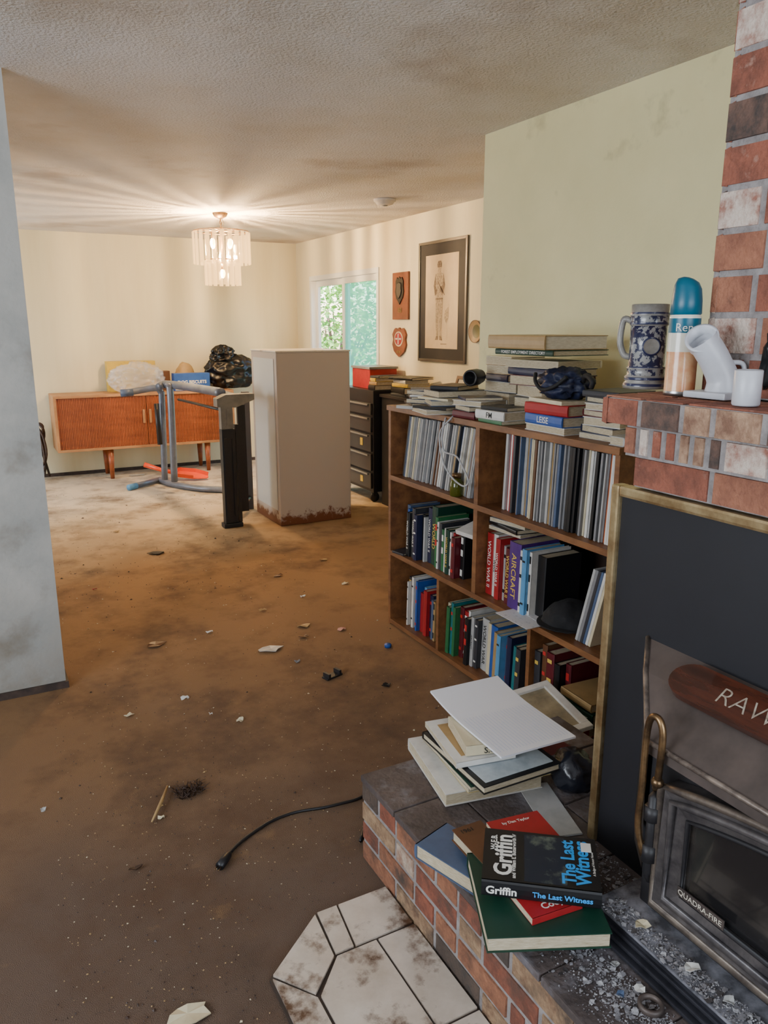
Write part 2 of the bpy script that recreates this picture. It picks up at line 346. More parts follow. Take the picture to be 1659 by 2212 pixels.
mb=MB(); mb.tube([(x,y,z+.001) for x,y,z in H0]+[(1.092,ys0,.743)],.0055,8); mb.build('hood_lit_edge',mat('lit_edge_steel',S(150,136,124),S(90,80,74),rough=.4,metal=.5,scale=30),st)  # pale tube added as the painted lit edge of the hood
mb=MB(); mb.b2((1.14,ys0+.01,.345),(1.262,ys1-.01,.745),0,.004)
mb.build('stove_body',iron,st)
mb=MB()
for k in range(4): mb.b2((1.04+.007*k,ys0,HZ+.004+k*.015),(1.10,1.0,HZ+.013+k*.015),0,.003)
mb.b2((1.06,ys0,HZ+.001),(1.26,.995,HZ+.062)); mb.build('louvre_grille',mat('dark_grille',S(70,70,78),S(44,44,50),rough=.45,metal=.4),st)
MB().b2((1.05,ys0,HZ+.062),(1.262,1.02,HZ+.068),0,.002).build('ash_shelf',mat('ashy_shelf',S(70,70,76),S(136,136,144),rough=.8,scale=14,lo=.4,hi=.62),st)
dr=MB(); dy0,dy1,dz0,dz1=.18,.908,.405,.668; xd=1.118
def arch(y0,y1,z0,z1,rise,nn=18): 
    return [(y0,z0),(y1,z0)]+[(y1+(y0-y1)*k/nn,z1+rise*math.sin(PI*k/nn)) for k in range(nn+1)]
oa=arch(dy0,dy1,dz0,dz1,.056); ia=arch(dy0+.06,dy1-.06,dz0+.055,dz1-.045,.052)
vs=[(xd+.02,y,z) for y,z in oa]+[(xd+.02,y,z) for y,z in ia]+[(xd-.024,y,z) for y,z in oa]+[(xd-.012,y,z) for y,z in ia]; n=len(oa)
fs=[]
for i in range(n):
    j=(i+1)%n; fs+=[(2*n+i,2*n+j,3*n+j,3*n+i),(i,j,2*n+j,2*n+i),(n+i,3*n+i,3*n+j,n+j)]
dr._add(vs,fs)
ma=arch(dy0+.028,dy1-.028,dz0+.027,dz1-.02,.054)
dr.tube([(xd-.022,y,z) for y,z in oa+[oa[0]]],.0085,8,1); dr.tube([(xd-.022,y,z) for y,z in ma+[ma[0]]],.008,8,0); dr.tube([(xd-.013,y,z) for y,z in ia+[ia[0]]],.005,8,2)
dro=dr.build('stove_door',[frameG,mat('pewter_rim',S(134,122,110),S(84,76,72),rough=.42,metal=.7,scale=20),iron],st)
MB().prism([(xd-.004,y,z) for y,z in ia],(.004,0,0)).build('door_glass',mat('sooty_glass',S(30,29,30),S(84,76,68),rough=.12,scale=4,lo=.5,hi=.85,coat=.5),dro)
MB().b2((xd-.0225,.745,dz0+.06),(xd-.0195,.85,dz0+.08),0,.001).build('name_plate',ironG,dro)
text('QUADRA-FIRE',mat('letter_cream',S(204,196,180)),dro,wm(st).inverted()@frame3((xd-.0235,.7975,dz0+.07),(0,-1,0),(0,0,1)),.098,.014,.01,'lettering')
hp=[at(px,py,x=xx) for px,py,xx in((1416,1702,1.105),(1420,1690,1.085),(1427,1640,1.08),(1432,1585,1.08),(1424,1554,1.08),(1407,1551,1.08),(1397,1590,1.078),(1388,1690,1.075),(1378,1780,1.075),(1386,1835,1.08),(1398,1868,1.10))]
mb=MB(); mb.tube(smooth(hp),.0068,10); mb.blob(hp[1],(.012,.012,.012),0,1,0,3)
mb.build('brass_handle',brass,st)
hq=[at(px,py,x=xx) for px,py,xx in((1422,1712,1.11),(1412,1722,1.09),(1405,1800,1.09),(1398,1880,1.09),(1404,1898,1.11))]
mb=MB(); mb.tube(hq,.010,10); mb.tube([hq[1]+Vector((0,0,-.02)),hq[1]+Vector((0,0,-.05))],.015,10); mb.tube([hq[3]+Vector((0,0,.06)),hq[3]+Vector((0,0,.025))],.015,10); mb.build('door_hinge',iron,st)
# plaque lying on the hood
pl=empty('wooden_plaque',(1.20,.70,.82),'dark reddish wooden name plaque with rounded end lying on the stove hood','plaque')
Mp=Matrix.Translation((1.208,.685,.8335))@Matrix.Rotation(-math.radians(32),4,'Y')
hl,hw=.31,.042
pts=[(hw*math.cos(a),hl-.05+.05*math.sin(a)) for a in[PI*k/12 for k in range(13)]]+[(hw*math.cos(a),-hl+.05+.05*math.sin(a)) for a in[PI+PI*k/12 for k in range(13)]]
mb=MB(); mb.prism([Mp@Vector((x,y,0)) for x,y in pts],(Mp.to_3x3()@Vector((0,0,.016)))); mb.build('board',mat('cherry_wood',S(84,40,25),S(46,22,15),rough=.25,scale=5,stretch=(8,1,8),coat=.5),pl)
text('RAWL',mat('letter_worn',S(190,180,162),S(130,114,98),scale=60),pl,wm(pl).inverted()@Mp@frame3((0,.122,.0168),(0,-1,0),(1,0,0)),.145,.05,-.014,'lettering')
# ================================================================= BOOKSHELF
wood=mat('oak_veneer',S(138,92,54),S(100,62,36),rough=.5,scale=3,stretch=(6,1.2,6),bump=.1,bscale=60)
woodD=mat('oak_veneer_back',S(46,30,20),S(34,22,15),rough=.6,scale=3)
BX0,BX1,BY0,BY1,BH=1.83,2.21,1.80,3.365,1.15
bs=empty('bookcase',((BX0+BX1)/2,(BY0+BY1)/2,0),'low open oak bookcase crammed with records and books','bookcase')
t=.022
MB().b2((BX0-.01,BY0-.005,BH-.025),(BX1,BY1+.003,BH),0,.002).build('top_board',wood,bs)
MB().b2((BX0,BY0,0),(BX1,BY0+t,BH-.025),0,.002).build('side_panel',wood,bs)
MB().b2((BX0,BY1-t,0),(BX1,BY1,BH-.025),0,.002).build('side_panel',wood,bs)
MB().b2((BX1-.008,BY0+t,0),(BX1,BY1-t,BH-.025)).build('back_panel',woodD,bs)
YC=2.60
MB().b2((BX0+.002,YC-.014,.405),(BX1-.008,YC+.014,BH-.025)).build('divider',wood,bs)
SH=[.03,.405,.80]
for z in SH: MB().b2((BX0,BY0+t,z-.024),(BX1-.008,BY1-t,z),0,.001).build('shelf',wood,bs)
YD=2.885
MB().b2((BX0+.002,YD-.01,.03),(BX1-.008,YD+.01,.381)).build('divider',wood,bs)
YD2=2.215
MB().b2((BX0+.002,YD2-.01,.03),(BX1-.008,YD2+.01,.381)).build('divider',wood,bs)
pageM=mat('page_edges',S(206,194,168),S(168,152,122),rough=.8,scale=60,stretch=(1,1,12))
def ordn(n):
    return str(n)+('th' if 10<=n%100<=20 else {1:'st',2:'nd',3:'rd'}.get(n%10,'th'))
def book_geo(root,a,b,T,cov,soft=False,pm=None):
    mb=MB(); k=.0012 if soft else .0028; ov=0 if soft else .003
    mb.box((0,0,k/2),(a,b,k)).box((0,0,T-k/2),(a,b,k))
    nn=5; pr=[]
    for i in range(nn+1):
        an=-PI/2+PI*i/nn; pr.append((-b/2-(.15*min(T,.03) if not soft else .0005)*math.cos(an),T/2+T/2*math.sin(an)))
    pr+=[(-b/2+k,T),(-b/2+k,0)]
    mb.prism([(-a/2,y,z) for y,z in pr],(a,0,0))
    mb.build('cover',cov,root,local=True)
    MB().box((0,k/2-ov/2,T/2),(a-2*ov,b-k-ov,T-2*k-.0002)).build('page_block',pm or pageM,root,local=True)
def light(n): return n in('white','cream','pale grey','yellow','light blue','pink','tan')
WT=mat('ink_white',S(226,224,216)); BT=mat('ink_black',S(20,20,22)); YT=mat('ink_gold',S(214,180,80)); BLT=mat('ink_blue',S(50,150,225)); RT=mat('ink_red',S(190,40,36))
def spine(root,a,b,T,txt,m,down,mh=.6):
    yy=-b/2-.15*min(T,.03)-.0008
    M=frame3((0,yy,T/2),(-1,0,0),(0,0,-1)) if down else frame3((0,yy,T/2),(1,0,0),(0,0,1))
    text(txt,m,root,M,a*.76,T*mh,.01)
def band(root,a,b,T,m,pos=(.3,-.3),w=.012):
    for p in pos: MB().box((a*p,-b/2-.15*min(T,.03)-.0004,T/2),(w,.0008,T*.55)).build('spine_band',m,root,local=True)
UP=Matrix(((0,1,0,0),(0,0,1,0),(1,0,0,0),(0,0,0,1)))
def upright(x,y,z,a,b,T,lean=0):
    return Matrix.Translation((x,y,z))@Matrix.Rotation(lean,4,'X')@Matrix.Translation((b/2,0,a/2))@UP
def shelf_row(ystart,z,items,place,group,xf=1.852,lean=0,seed=0):
    rd=random.Random(seed); y=ystart
    for i,it in enumerate(items):
        c,T,H=it[:3]; tx=it[3] if len(it)>3 else None; W=min(.29,H*rd.uniform(.68,.76))
        y-=(T/math.cos(lean)+.0012)
        sz='thick' if T>.036 else('slim' if T<.018 else '')
        tl='tall' if H>.27 else('short' if H<.2 else '')
        lab=' '.join(w for w in(tl,sz,c,('titled book,' if tx else 'book,'),ordn(i+1),'from the left',place) if w)
        r=empty('book',(0,0,0),lab,'book',group); xo=xf+rd.uniform(0,.045)
        H=H*rd.uniform(.92,1.03)
        r.matrix_basis=upright(xo,y,z+.0005,H,W,T,lean)
        book_geo(r,H,W,T,cm(c))
        if tx: spine(r,H,W,T,tx,(BT if light(c) else (YT if c in('maroon','dark green','purple') else WT)),True,.5 if T<.06 else .4)
        elif rd.random()<.6 and T!=.05: band(r,H,W,T,(BT if light(c) else rd.choice([YT,WT,RT] if c!='red' else [YT,WT])),pos=rd.choice([(.32,-.32),(.3,.0),(.1,.38,-.36)]),w=rd.choice([.008,.015,.03]))
    return y
WW='WORLD WAR II'
y1=at(868,1120,x=1.86).y
shelf_row(y1,.405,[('slate blue',.028,.25,'Griffin'),('blue',.02,.245),('black',.03,.245,WW),('white',.012,.24),('charcoal',.028,.25,WW),('navy',.03,.25),('black',.022,.24),('pale grey',.014,.235),('navy',.034,.27,WW),
 ('dark green',.05,.285,'WORLD'),('green',.024,.25),('white',.014,.225),('charcoal',.02,.225),('green',.024,.22),('white',.016,.215),('dark green',.03,.22,WW),('white',.014,.215),('red',.016,.2),('maroon',.03,.21),('black',.03,.21)],'on the middle left shelf','books on the middle left shelf',seed=1,lean=.035)
y1=at(870,1300,x=1.86).y
shelf_row(y1,.03,[('charcoal',.03,.27),('white',.012,.25),('brown',.022,.26),('white',.02,.265),('black',.028,.25),('blue',.016,.28),('red',.03,.22),('light blue',.02,.24),('red',.03,.23),('navy',.03,.22),('slate blue',.02,.21),('tan',.018,.2)],'in the bottom left bay','books in the bottom left bay',seed=2,lean=.04)
y1=YD-.014
shelf_row(y1,.03,[('cream',.02,.25),('green',.026,.25),('teal',.02,.25),('green',.02,.245),('maroon',.03,.25),('red',.03,.25),('white',.016,.255),('black',.028,.24),('pale grey',.022,.235,'AIRCRAFT'),('charcoal',.026,.24),('pale grey',.05,.25,'WORLD WAR'),('cream',.03,.235),('blue',.046,.26),('tan',.03,.25),('light blue',.026,.23),('slate blue',.028,.22),('navy',.03,.24),('light blue',.02,.22),('teal',.024,.23),('charcoal',.03,.22)],'in the bottom middle bay','books in the bottom middle bay',seed=3,lean=.045)
shelf_row(YD2-.012,.03,[('charcoal',.035,.27),('brown',.03,.29),('maroon',.045,.3),('black',.03,.26),('maroon',.03,.25)],'in the bottom right bay','books in the bottom right bay',seed=4)
y1=YC-.016
shelf_row(y1,.405,[('red',.045,.27,WW),('white',.03,.27,'WWII'),('red',.03,.26,WW),('pale grey',.03,.255),('maroon',.04,.26,WW),('purple',.075,.275,'AIRCRAFT'),('white',.02,.26),('light blue',.028,.27),('white',.015,.26),('black',.05,.255)],'on the middle right shelf','books on the middle right shelf',seed=5,lean=.02)
lpcol=['grey','pale grey','charcoal','slate blue','white','grey','cream','brown','pale grey','pale grey','white','tan']
LPM={}
def lp_row(ystart,yend,z,lean,place,group,seed,special={}):
    rd=random.Random(seed); y=ystart; i=0
    while True:
        T=rd.choice([.007,.008,.01,.012,.009]); c=special.get(i,rd.choice(lpcol)); 
        if i in special: T=.014
        y-=T/math.cos(lean)+.0008; i+=1
        if y<yend: break
        k=(c,T)
        if k not in LPM:
            mb=MB(); mb.box((0,0,T/2),(.312,.312,T),bev=.0018); o=mb.build('record_sleeve',cm(c),local=True); LPM[k]=o
        else:
            o=LPM[k].copy(); COL.objects.link(o)
        o.matrix_basis=upright(1.864+rd.uniform(0,.024),y,z+.0005,.312,.312,T,lean)
        tag(o,f'{"thin" if T<.009 else "thicker"} {c} record sleeve, {ordn(i)} from the left {place}','record',group)
lp_row(at(868,1000,x=1.87).y,YC+.09,.80,math.radians(12),'leaning in the top left bay','records in the top left bay',7)
lp_row(at(1083,1080,x=1.87).y,BY0+.06,.80,math.radians(2.5),'in the top right bay','records in the top right bay',9,{0:'pale grey',1:'red',2:'white',3:'red',4:'charcoal',36:'black',37:'black',38:'black',39:'charcoal',40:'black',46:'black',52:'orange'})
y=2.0
for i,c in enumerate(['pale grey','grey','charcoal','slate blue','white','cream']):
    T=.012; y-=T/math.cos(.24)+.001
    mb=MB(); mb.box((0,0,T/2),(.30,.30,T),bev=.0018); o=mb.build('record_sleeve',cm(c),local=True)
    o.matrix_basis=upright(1.87,y,.4055,.30,.30,T,.24)
    tag(o,f'{c} record sleeve, {ordn(i+1)} from the left, leaning at the right of the middle shelf','record','records leaning on the middle right shelf')
def fit(c,z):
    a=[at(px,py,z=z) for px,py in c]; TL,TR,BR,BL=a
    ctr=(TL+TR+BR+BL)/4; e1=((TR-TL)+(BR-BL))/2; e2=((TL-BL)+(TR-BR))/2
    return ctr,math.atan2(e1.y,e1.x),e1.length,e2.length
def flat(name,loc,rz,L,W,T,col,label,cat='book',group=None,side='S',title=None,tm=None,soft=False,pm=None):
    k={'S':0,'E':PI/2,'N':PI,'W':-PI/2}[side]
    a,b=(L,W) if side in'SN' else (W,L)
    r=empty(name,loc,label,cat,group,rz+k)
    book_geo(r,a,b,T,cm(col) if isinstance(col,str) else col,soft,pm)
    if title: spine(r,a,b,T,title,tm or (BT if isinstance(col,str) and light(col) else WT),False)
    return r
def pile(x,y,z,items,where,group):
    n=len(items)
    for i,it in enumerate(items):
        dx,dy,T,rz,c=it[:5]; title=it[5] if len(it)>5 else None; side=it[6] if len(it)>6 else 'W'; ox,oy=it[7] if len(it)>7 else (0,0)
        pos='bottom' if i==0 else('top' if i==n-1 else ordn(i+1)+' from the bottom')
        flat('book',(x+ox,y+oy,z+.0004),math.radians(rz),dx,dy,T,c,f'{"thick " if T>.035 else ""}{c} book, {pos} of the pile {where}',group=group,side=side,title=title,soft=T<.02)
        z+=T+.0006
    return z
g='books piled on top of the bookcase'
pile(1.97,3.18,BH,[(.26,.17,.014,22,'pale grey','','W',(-.03,0)),(.24,.18,.01,-18,'black'),(.22,.16,.018,30,'slate blue','','E'),(.22,.15,.01,-24,'charcoal'),(.2,.16,.008,40,'white'),(.2,.14,.018,8,'navy','','E'),(.21,.15,.007,-30,'slate blue')],'at the far left end',g)
pile(1.95,2.955,BH,[(.27,.2,.02,-12,'white','','E',(-.04,.0)),(.27,.2,.012,16,'black','','W',(-.03,0)),(.25,.19,.026,-22,'slate blue','','E'),(.27,.2,.01,10,'cream'),(.24,.17,.03,-8,'charcoal','','E'),(.2,.14,.02,28,'black')],'second from the far left',g)
pile(1.92,2.715,BH,[(.17,.15,.03,4,'maroon'),(.17,.14,.022,-8,'charcoal','','E'),(.17,.16,.022,14,'white','','E'),(.16,.13,.012,-20,'navy')],'left of the middle front',g)
pile(2.115,2.74,BH,[(.16,.2,.05,3,'brown','','E'),(.17,.19,.05,-4,'charcoal','','E'),(.16,.2,.045,6,'pale grey','','E'),(.17,.18,.03,-6,'navy'),(.16,.19,.04,4,'tan','','E'),(.17,.2,.035,-3,'cream','','E')],'behind the black lens',g)
pile(1.90,2.52,BH,[(.13,.17,.014,-3,'green'),(.14,.18,.036,3,'white','FM'),(.11,.15,.014,8,'black')],'beside the blue titled book',g)
zt=pile(2.09,2.46,BH,[(.22,.2,.05,0,'brown'),(.22,.2,.05,8,'charcoal','','E'),(.2,.22,.045,-12,'white','','E'),(.22,.26,.04,6,'maroon','','E'),(.23,.28,.03,-4,'navy'),(.24,.3,.03,5,'cream','','E')],'under the big album',g)
zz=pile(1.935,2.20,BH,[(.18,.22,.026,0,'white','','E'),(.18,.22,.038,-3,'blue','LEISE'),(.18,.22,.04,4,'red'),(.17,.21,.014,-6,'cream')],'under the nylon bag',g)
pile(1.97,1.965,BH,[(.18,.17,.018,2,'pale grey','','N'),(.17,.17,.026,-6,'navy','','N'),(.17,.16,.03,7,'white','','E'),(.17,.16,.022,-5,'maroon','','N'),(.16,.16,.024,9,'white','','E'),(.16,.15,.02,-9,'charcoal','','N'),(.18,.16,.022,4,'charcoal')],'by the brick ledge',g)
flat('book',(1.895,1.835,BH+.0004),.05,.11,.062,.03,'pale grey','small pale grey book at the right front corner of the bookcase',side='S',group=g)
zb=max(zt,1.42)
flat('book',(2.045,2.42,zb+.0005),.03,.28,.34,.022,'dark green','dark green hardback directory right under the big tan album',side='W',title='FOREST EMPLOYMENT DIRECTORY',group=g)
flat('photo_album',(2.03,2.43,zb+.024),-.02,.30,.36,.052,'tan','big worn tan album with cream pages topping the tallest pile','album',side='W',pm=mat('album_pages',S(220,212,194),S(190,178,156),scale=40,stretch=(1,1,12)))
bagM=mat('dark_blue_nylon',S(24,36,70),S(12,14,26),rough=.55,scale=9,bump=.3,bscale=40)
bz=zz
bgr=empty('camera_bag',(1.94,2.2,bz),'crumpled dark blue nylon bag with black strap under the album','bag')
MB().blob((1.935,2.2,bz+.052),(.085,.12,.062),.35,2.4,4,4,flat=-.051,ridge=True).build('bag_body',bagM,bgr)
mb=MB(); mb.tube(smooth([(1.93,2.10,bz+.07),(1.9,2.06,bz+.09),(1.88,2.02,bz+.09),(1.87,1.99,bz+.075),(1.875,2.0,bz+.055)]),.009,8)
mb.tube(smooth([(1.86,2.28,bz+.09),(1.845,2.26,bz+.06),(1.845,2.22,bz+.035),(1.85,2.16,bz+.05),(1.87,2.12,bz+.085)]),.007,8)
mb.build('strap',mat('black_webbing',S(22,22,24),rough=.7),bgr)
tp=at(1025,815,x=1.92)
mb=MB(); M=Matrix.Translation((1.92,tp.y,tp.z))@Matrix.Rotation(math.radians(88),4,'Y')@Matrix.Rotation(-.5,4,'X')
mb.lathe([(.026,.0),(.0,-.0),(.0,-.02),(.026,-.03),(.026,-.045),(.033,-.045),(.035,-.04),(.035,.02),(.03,.03),(.03,.05),(0,.05)],M=M); mb.build('lens_tube',mat('black_rubber',S(18,18,20),rough=.4),label='short black cylindrical lens lying on the books left of the album',cat='lens')
cab=[at(px,py,x=xx) for px,py,xx in((968,898,1.90),(962,905,1.812),(955,945,1.80),(960,975,1.81),(985,985,1.81),(1000,1010,1.81),(1012,1040,1.81),(1000,1050,1.81),(975,1030,1.81),(958,1000,1.81),(950,960,1.81),(952,930,1.81),(972,906,1.81),(985,893,1.86))]
MB().tube(smooth(cab),.004,7).build('cable',mat('grey_cable',S(170,170,172),rough=.4),label='grey cable looped over the front of the top left bay',cat='cable')
jc=at(985,1062,x=1.848)
jr=empty('glass_jar',(1.85,jc.y,.80),'small olive green glass jar with gold cap in front of the leaning records','jar')
MB().lathe([(0,0),(.026,0),(.03,.006),(.03,.06),(.02,.078),(.018,.083),(0,.083)],(1.85,jc.y,.8005)).build('jar_body',mat('olive_glass',S(92,96,30),rough=.1,trans=.4),jr)
MB().lathe([(.019,.083),(.021,.083),(.021,.101),(0,.102)],(1.85,jc.y,.8005)).build('cap',brass,jr)
pile(1.985,2.47,.405+.293,[(.2,.2,.014,3,'white','','E'),(.2,.22,.02,-6,'black'),(.19,.2,.016,8,'white','','E')],'laid on the standing books','books laid on the middle right shelf')
b=flat('book',(1.93,2.70,.405+.245),.1,.16,.14,.02,'white','white book tipped on the standing books of the middle left shelf',side='W',soft=True); b.rotation_euler=(.25,0,b.rotation_euler[2])
flat('book',(1.885,3.27,.4055),.2,.12,.085,.012,'charcoal','small dark book lying at the left end of the middle left shelf',side='W')
capM=mat('black_cloth',S(16,16,18),S(26,26,30),rough=.85,scale=12,bump=.2,bscale=60)
cp=empty('baseball_cap',(1.93,2.1,.42),'black cloth cap lying on papers on the middle right shelf','cap')
MB().blob((1.93,2.1,.437),(.1,.09,.075),.12,1.8,3,4,flat=-.02).build('crown',capM,cp)
mb=MB(); P=[(1.93+.13*math.cos(a),2.1+.11*math.sin(a),.425-.006*math.cos(a)) for a in[PI*.62+k*PI*.76/12 for k in range(13)]]
mb.prism([(1.9,2.17,.43)]+P+[(1.9,2.03,.43)],(0,0,.004)); mb.build('brim',capM,cp)
for i,(c,z,lb) in enumerate([([(1045,1318),(1150,1300),(1215,1350),(1165,1366)],.4085,'white printed paper hanging over the middle right shelf edge'),([(1085,1300),(1180,1290),(1240,1335),(1180,1350)],.412,'upper white sheet of paper under the black cap')]):
    ctr,rz,L,W=fit(c,z); L=min(L,.28); W=min(W,.2)
    o=MB().box((0,0,0),(L,W,.0015)).build('paper_sheet',mat('printed_paper',S(210,210,212),S(150,152,160),scale=60,lo=.55,hi=.7),local=True); o.location=(max(ctr.x,1.86),ctr.y,z); o.rotation_euler=(0,0,rz); tag(o,lb,'paper')
gf='books heaped at the foot of the bookcase'
for i,(x,y,z,L,W,T,rz,c,lb,tt) in enumerate([
 (1.93,1.925,.03,.2,.17,.03,0,'maroon','maroon book lying flat lowest in the bottom right bay',None),
 (1.93,1.925,.061,.2,.17,.03,3,'charcoal','charcoal book lying flat on the maroon one in the bottom right bay',None),
 (1.92,1.925,.092,.2,.17,.045,-2,'red','red hardback lying flat in the bottom right bay',None),
 (1.92,1.925,.138,.2,.18,.05,2,'dark green','dark titled book lying flat over the red hardback','MG MIDGET'),
 (1.93,1.925,.19,.2,.17,.03,-3,'tan','tan book lying flat topmost in the bottom right bay',None)]):
    flat('book',(x,y,z+.0006),math.radians(rz),L,W,T,c,lb,group=gf,side='W',title=tt)
zz=0
for i,(L,W,T,rz,c,lb,tt,ox) in enumerate([(.2,.24,.02,3,'black','black magazine lowest of the floor pile between bookcase and hearth','ZOT',0),(.2,.25,.025,-5,'green','green magazine second up in the floor pile beside the hearth',None,.0),(.19,.24,.03,8,'charcoal','charcoal book third up in the floor pile beside the hearth',None,0),
  (.2,.26,.02,-7,'cream','cream book fourth up in the floor pile beside the hearth',None,0),(.19,.24,.014,9,'charcoal','charcoal magazine fifth up in the floor pile',None,0),(.19,.25,.02,-8,'white','white book sixth up in the floor pile',None,0),(.2,.26,.012,7,'yellow','yellow magazine seventh up in the floor pile',None,0),(.19,.25,.02,-10,'black','black book eighth up in the floor pile',None,0)]):
    flat('book',(1.685,1.95,zz+.0006),math.radians(rz),L,W,T,c,lb,group=gf,side='W',title=tt,soft=T<.021); zz+=T+.001
pf=empty('picture_frame',(1.675,1.93,zz+.006),'white framed picture tilted on top of the floor pile by the bookcase','picture frame',rz=.12); pf.rotation_euler=(.06,-.16,-.2)
for c_,d_ in(((0,.145,.008),(.22,.03,.016)),((0,-.145,.008),(.22,.03,.016)),((.095,0,.008),(.03,.26,.016)),((-.095,0,.008),(.03,.26,.016))): MB().box((c_[0],c_[1],c_[2]+.014),d_,0,None,.003).build('frame_side',cm('white'),pf,local=True)
MB().box((0,0,.018),(.17,.27,.004)).build('picture',mat('faded_print',S(160,146,116),S(120,110,88),scale=12),pf,local=True)
# ================================================================= HEARTH PILES
gh='books on the far end of the hearth'
def fb(name,c,ztop,T,col,label,side='S',title=None,tm=None,group=None,cat='book',soft=False):
    ctr,rz,L,W=fit(c,ztop)
    return flat(name,(ctr.x,ctr.y,ztop-T),rz,L,W,T,col,label,cat,group,side,title,tm,soft),L,W
fb('book',[(880,1598),(1075,1560),(1168,1680),(965,1712)],.318,.038,'white','thick white paperback at the bottom of the hearth end pile',group=gh,side='N')
fb('book',[(925,1592),(1090,1560),(1190,1660),(1010,1702)],.337,.018,'yellow','yellow and black edged book second up in the hearth end pile',group=gh,side='N',soft=True)
fb('book',[(900,1590),(1080,1552),(1178,1655),(1030,1700)],.349,.011,'dark green','thin dark green magazine third up in the hearth end pile',group=gh,side='N',soft=True)
r,L,W=fb('certificate_frame',[(888,1578),(1080,1545),(1195,1640),(1075,1705)],.372,.022,'black','black framed certificate lying in the hearth end pile',cat='picture frame',side='N')
MB().box((0,0,.0225),(L-.03,W-.03,.001)).build('certificate',mat('certificate_paper',S(196,204,206),S(160,170,176),scale=12),r,local=True)
MB().box((-.03,-.04,.0236),(.06,.03,.001)).build('certificate_photo',cm('tan'),r,local=True)
r,L,W=fb('book',[(915,1558),(1040,1540),(1110,1625),(990,1650)],.392,.016,'white','white bordered tan softcover book in the hearth end pile',group=gh,soft=True)
MB().box((0,0,.0163),(L*.7,W*.75,.0005)).build('cover_picture',cm('tan'),r,local=True)
r,L,W=fb('book',[(975,1548),(1075,1535),(1125,1600),(1000,1612)],.425,.03,'cream','cream paperback tilted directly under the lined pad',group=gh,soft=True,side='S',title='S.O.S',tm=BT)
ctr,rz,L,W=fit([(1062,1453),(1228,1592),(1100,1635),(940,1520)],.436)
pad=empty('paper_pad',(ctr.x,ctr.y,.427),'white lined writing pad lying on top of the hearth end pile','notepad',rz=rz)
pr=MB(); nn=10
for i in range(nn):
    x0=-L/2+L*i/nn;x1=-L/2+L*(i+1)/nn; f=lambda x:.018*(x/(L/2))**2 if x<0 else .004*(x/(L/2))
    pr._add([(x0,-W/2,f(x0)),(x1,-W/2,f(x1)),(x1,W/2,f(x1)),(x0,W/2,f(x0)),(x0,-W/2,f(x0)+.006),(x1,-W/2,f(x1)+.006),(x1,W/2,f(x1)+.006),(x0,W/2,f(x0)+.006)],[(0,3,2,1),(4,5,6,7),(0,1,5,4),(2,3,7,6)]+([(0,4,7,3)] if i==0 else [])+([(1,2,6,5)] if i==nn-1 else []))
pr.build('pages',mat('white_paper',S(226,226,232),rough=.7),pad,local=True)
ln=MB()
for k in range(22):
    yy=-W/2+.012+k*(W-.024)/21; ln.box((L*.2,yy,.0107),(L*.5,.0006,.0002))
ln.build('ruled_lines',mat('faint_blue_line',S(140,160,195)),pad,local=True)
fb('paper_sheet',[(1080,1705),(1180,1690),(1260,1800),(1230,1800)],.281,.003,'pale grey','pale loose paper sheet lying on the hearth behind the novels',cat='paper',soft=True)
MB().blob((1.36,1.43,HZ+.055),(.06,.07,.06),.3,2.2,9,3,flat=-.054,ridge=True).build('plastic_bag',mat('dark_plastic',S(24,26,34),rough=.25,bump=.3,bscale=30),label='small crumpled dark plastic bag beside the stove surround on the hearth',cat='bag')
fb('book',[(1195,1600),(1240,1590),(1268,1660),(1225,1690)],.312,.034,'maroon','maroon book on the hearth between the pile and the surround trim',group=gh,side='S')
gn='novels at the front of the hearth'
fb('book',[(942,1800),(1010,1765),(1085,1890),(1022,1958)],.317,.04,'slate blue','slate blue hardback sticking out left under the novels',group=gn,side='N')
r,L,W=fb('book',[(1005,1838),(1255,1838),(1308,2010),(1058,2032)],.355,.036,'dark green','large dark green hardback at the front of the hearth novels',group=gn,side='N')
text('A',YT,r,frame3((.0,.04,.0366),(-1,0,0),(0,-1,0)),.03,.03)
r,L,W=fb('book',[(988,1792),(1040,1768),(1120,1860),(1045,1880)],.362,.03,'brown','brown hardback with worn cover left under the black novel',group=gn)
text('1961',BT,r,frame3((-.01,.06,.0305),(1,0,0),(0,1,0)),.04,.014)
r,L,W=fb('book',[(1055,1775),(1165,1750),(1225,1830),(1110,1860)],.372,.015,'red','red paperback showing behind the black novel',group=gn,soft=True)
text('by Dan Taylor',WT,r,frame3((0,W*.36,.0155),(1,0,0),(0,1,0)),.1,.012)
r,L,W=fb('book',[(1085,1885),(1190,1860),(1245,1948),(1140,1992)],.372,.016,'red','red book with white script lettering showing in front of the black novel',group=gn,soft=True)
text('Cody',WT,r,frame3((0,-W*.36,.0165),(1,0,0),(0,1,0)),.07,.022)
r,L,W=fb('novel',[(1050,1785),(1287,1817),(1298,1925),(1038,1902)],.412,.038,'black','black thriller novel with white and blue title on top of the hearth books')
zc=.0386
def ct(t_,m,a,b,mw,mh,bold=.03):
    text(t_,m,r,frame3((-L/2+a*L,-W/2+b*W,zc),(0,1,0),(-1,0,0)),mw,mh,bold,'cover_lettering')
MB().box((0.01,0,.0381),(L*.36,W*.9,.0003)).build('cover_picture',mat('night_scene',S(20,30,44),S(120,130,110),scale=16,lo=.55,hi=.8),r,local=True)
ct('W.E.B.',WT,.09,.72,W*.4,.014); ct('Griffin',WT,.175,.5,W*.92,.04); ct('and William E. Butterworth IV',WT,.27,.5,W*.85,.009)
ct('The Last',BLT,.74,.5,W*.85,.03); ct('Witness',BLT,.86,.5,W*.85,.032); ct('A Badge of Honor Novel',WT,.96,.5,W*.7,.007,.01)
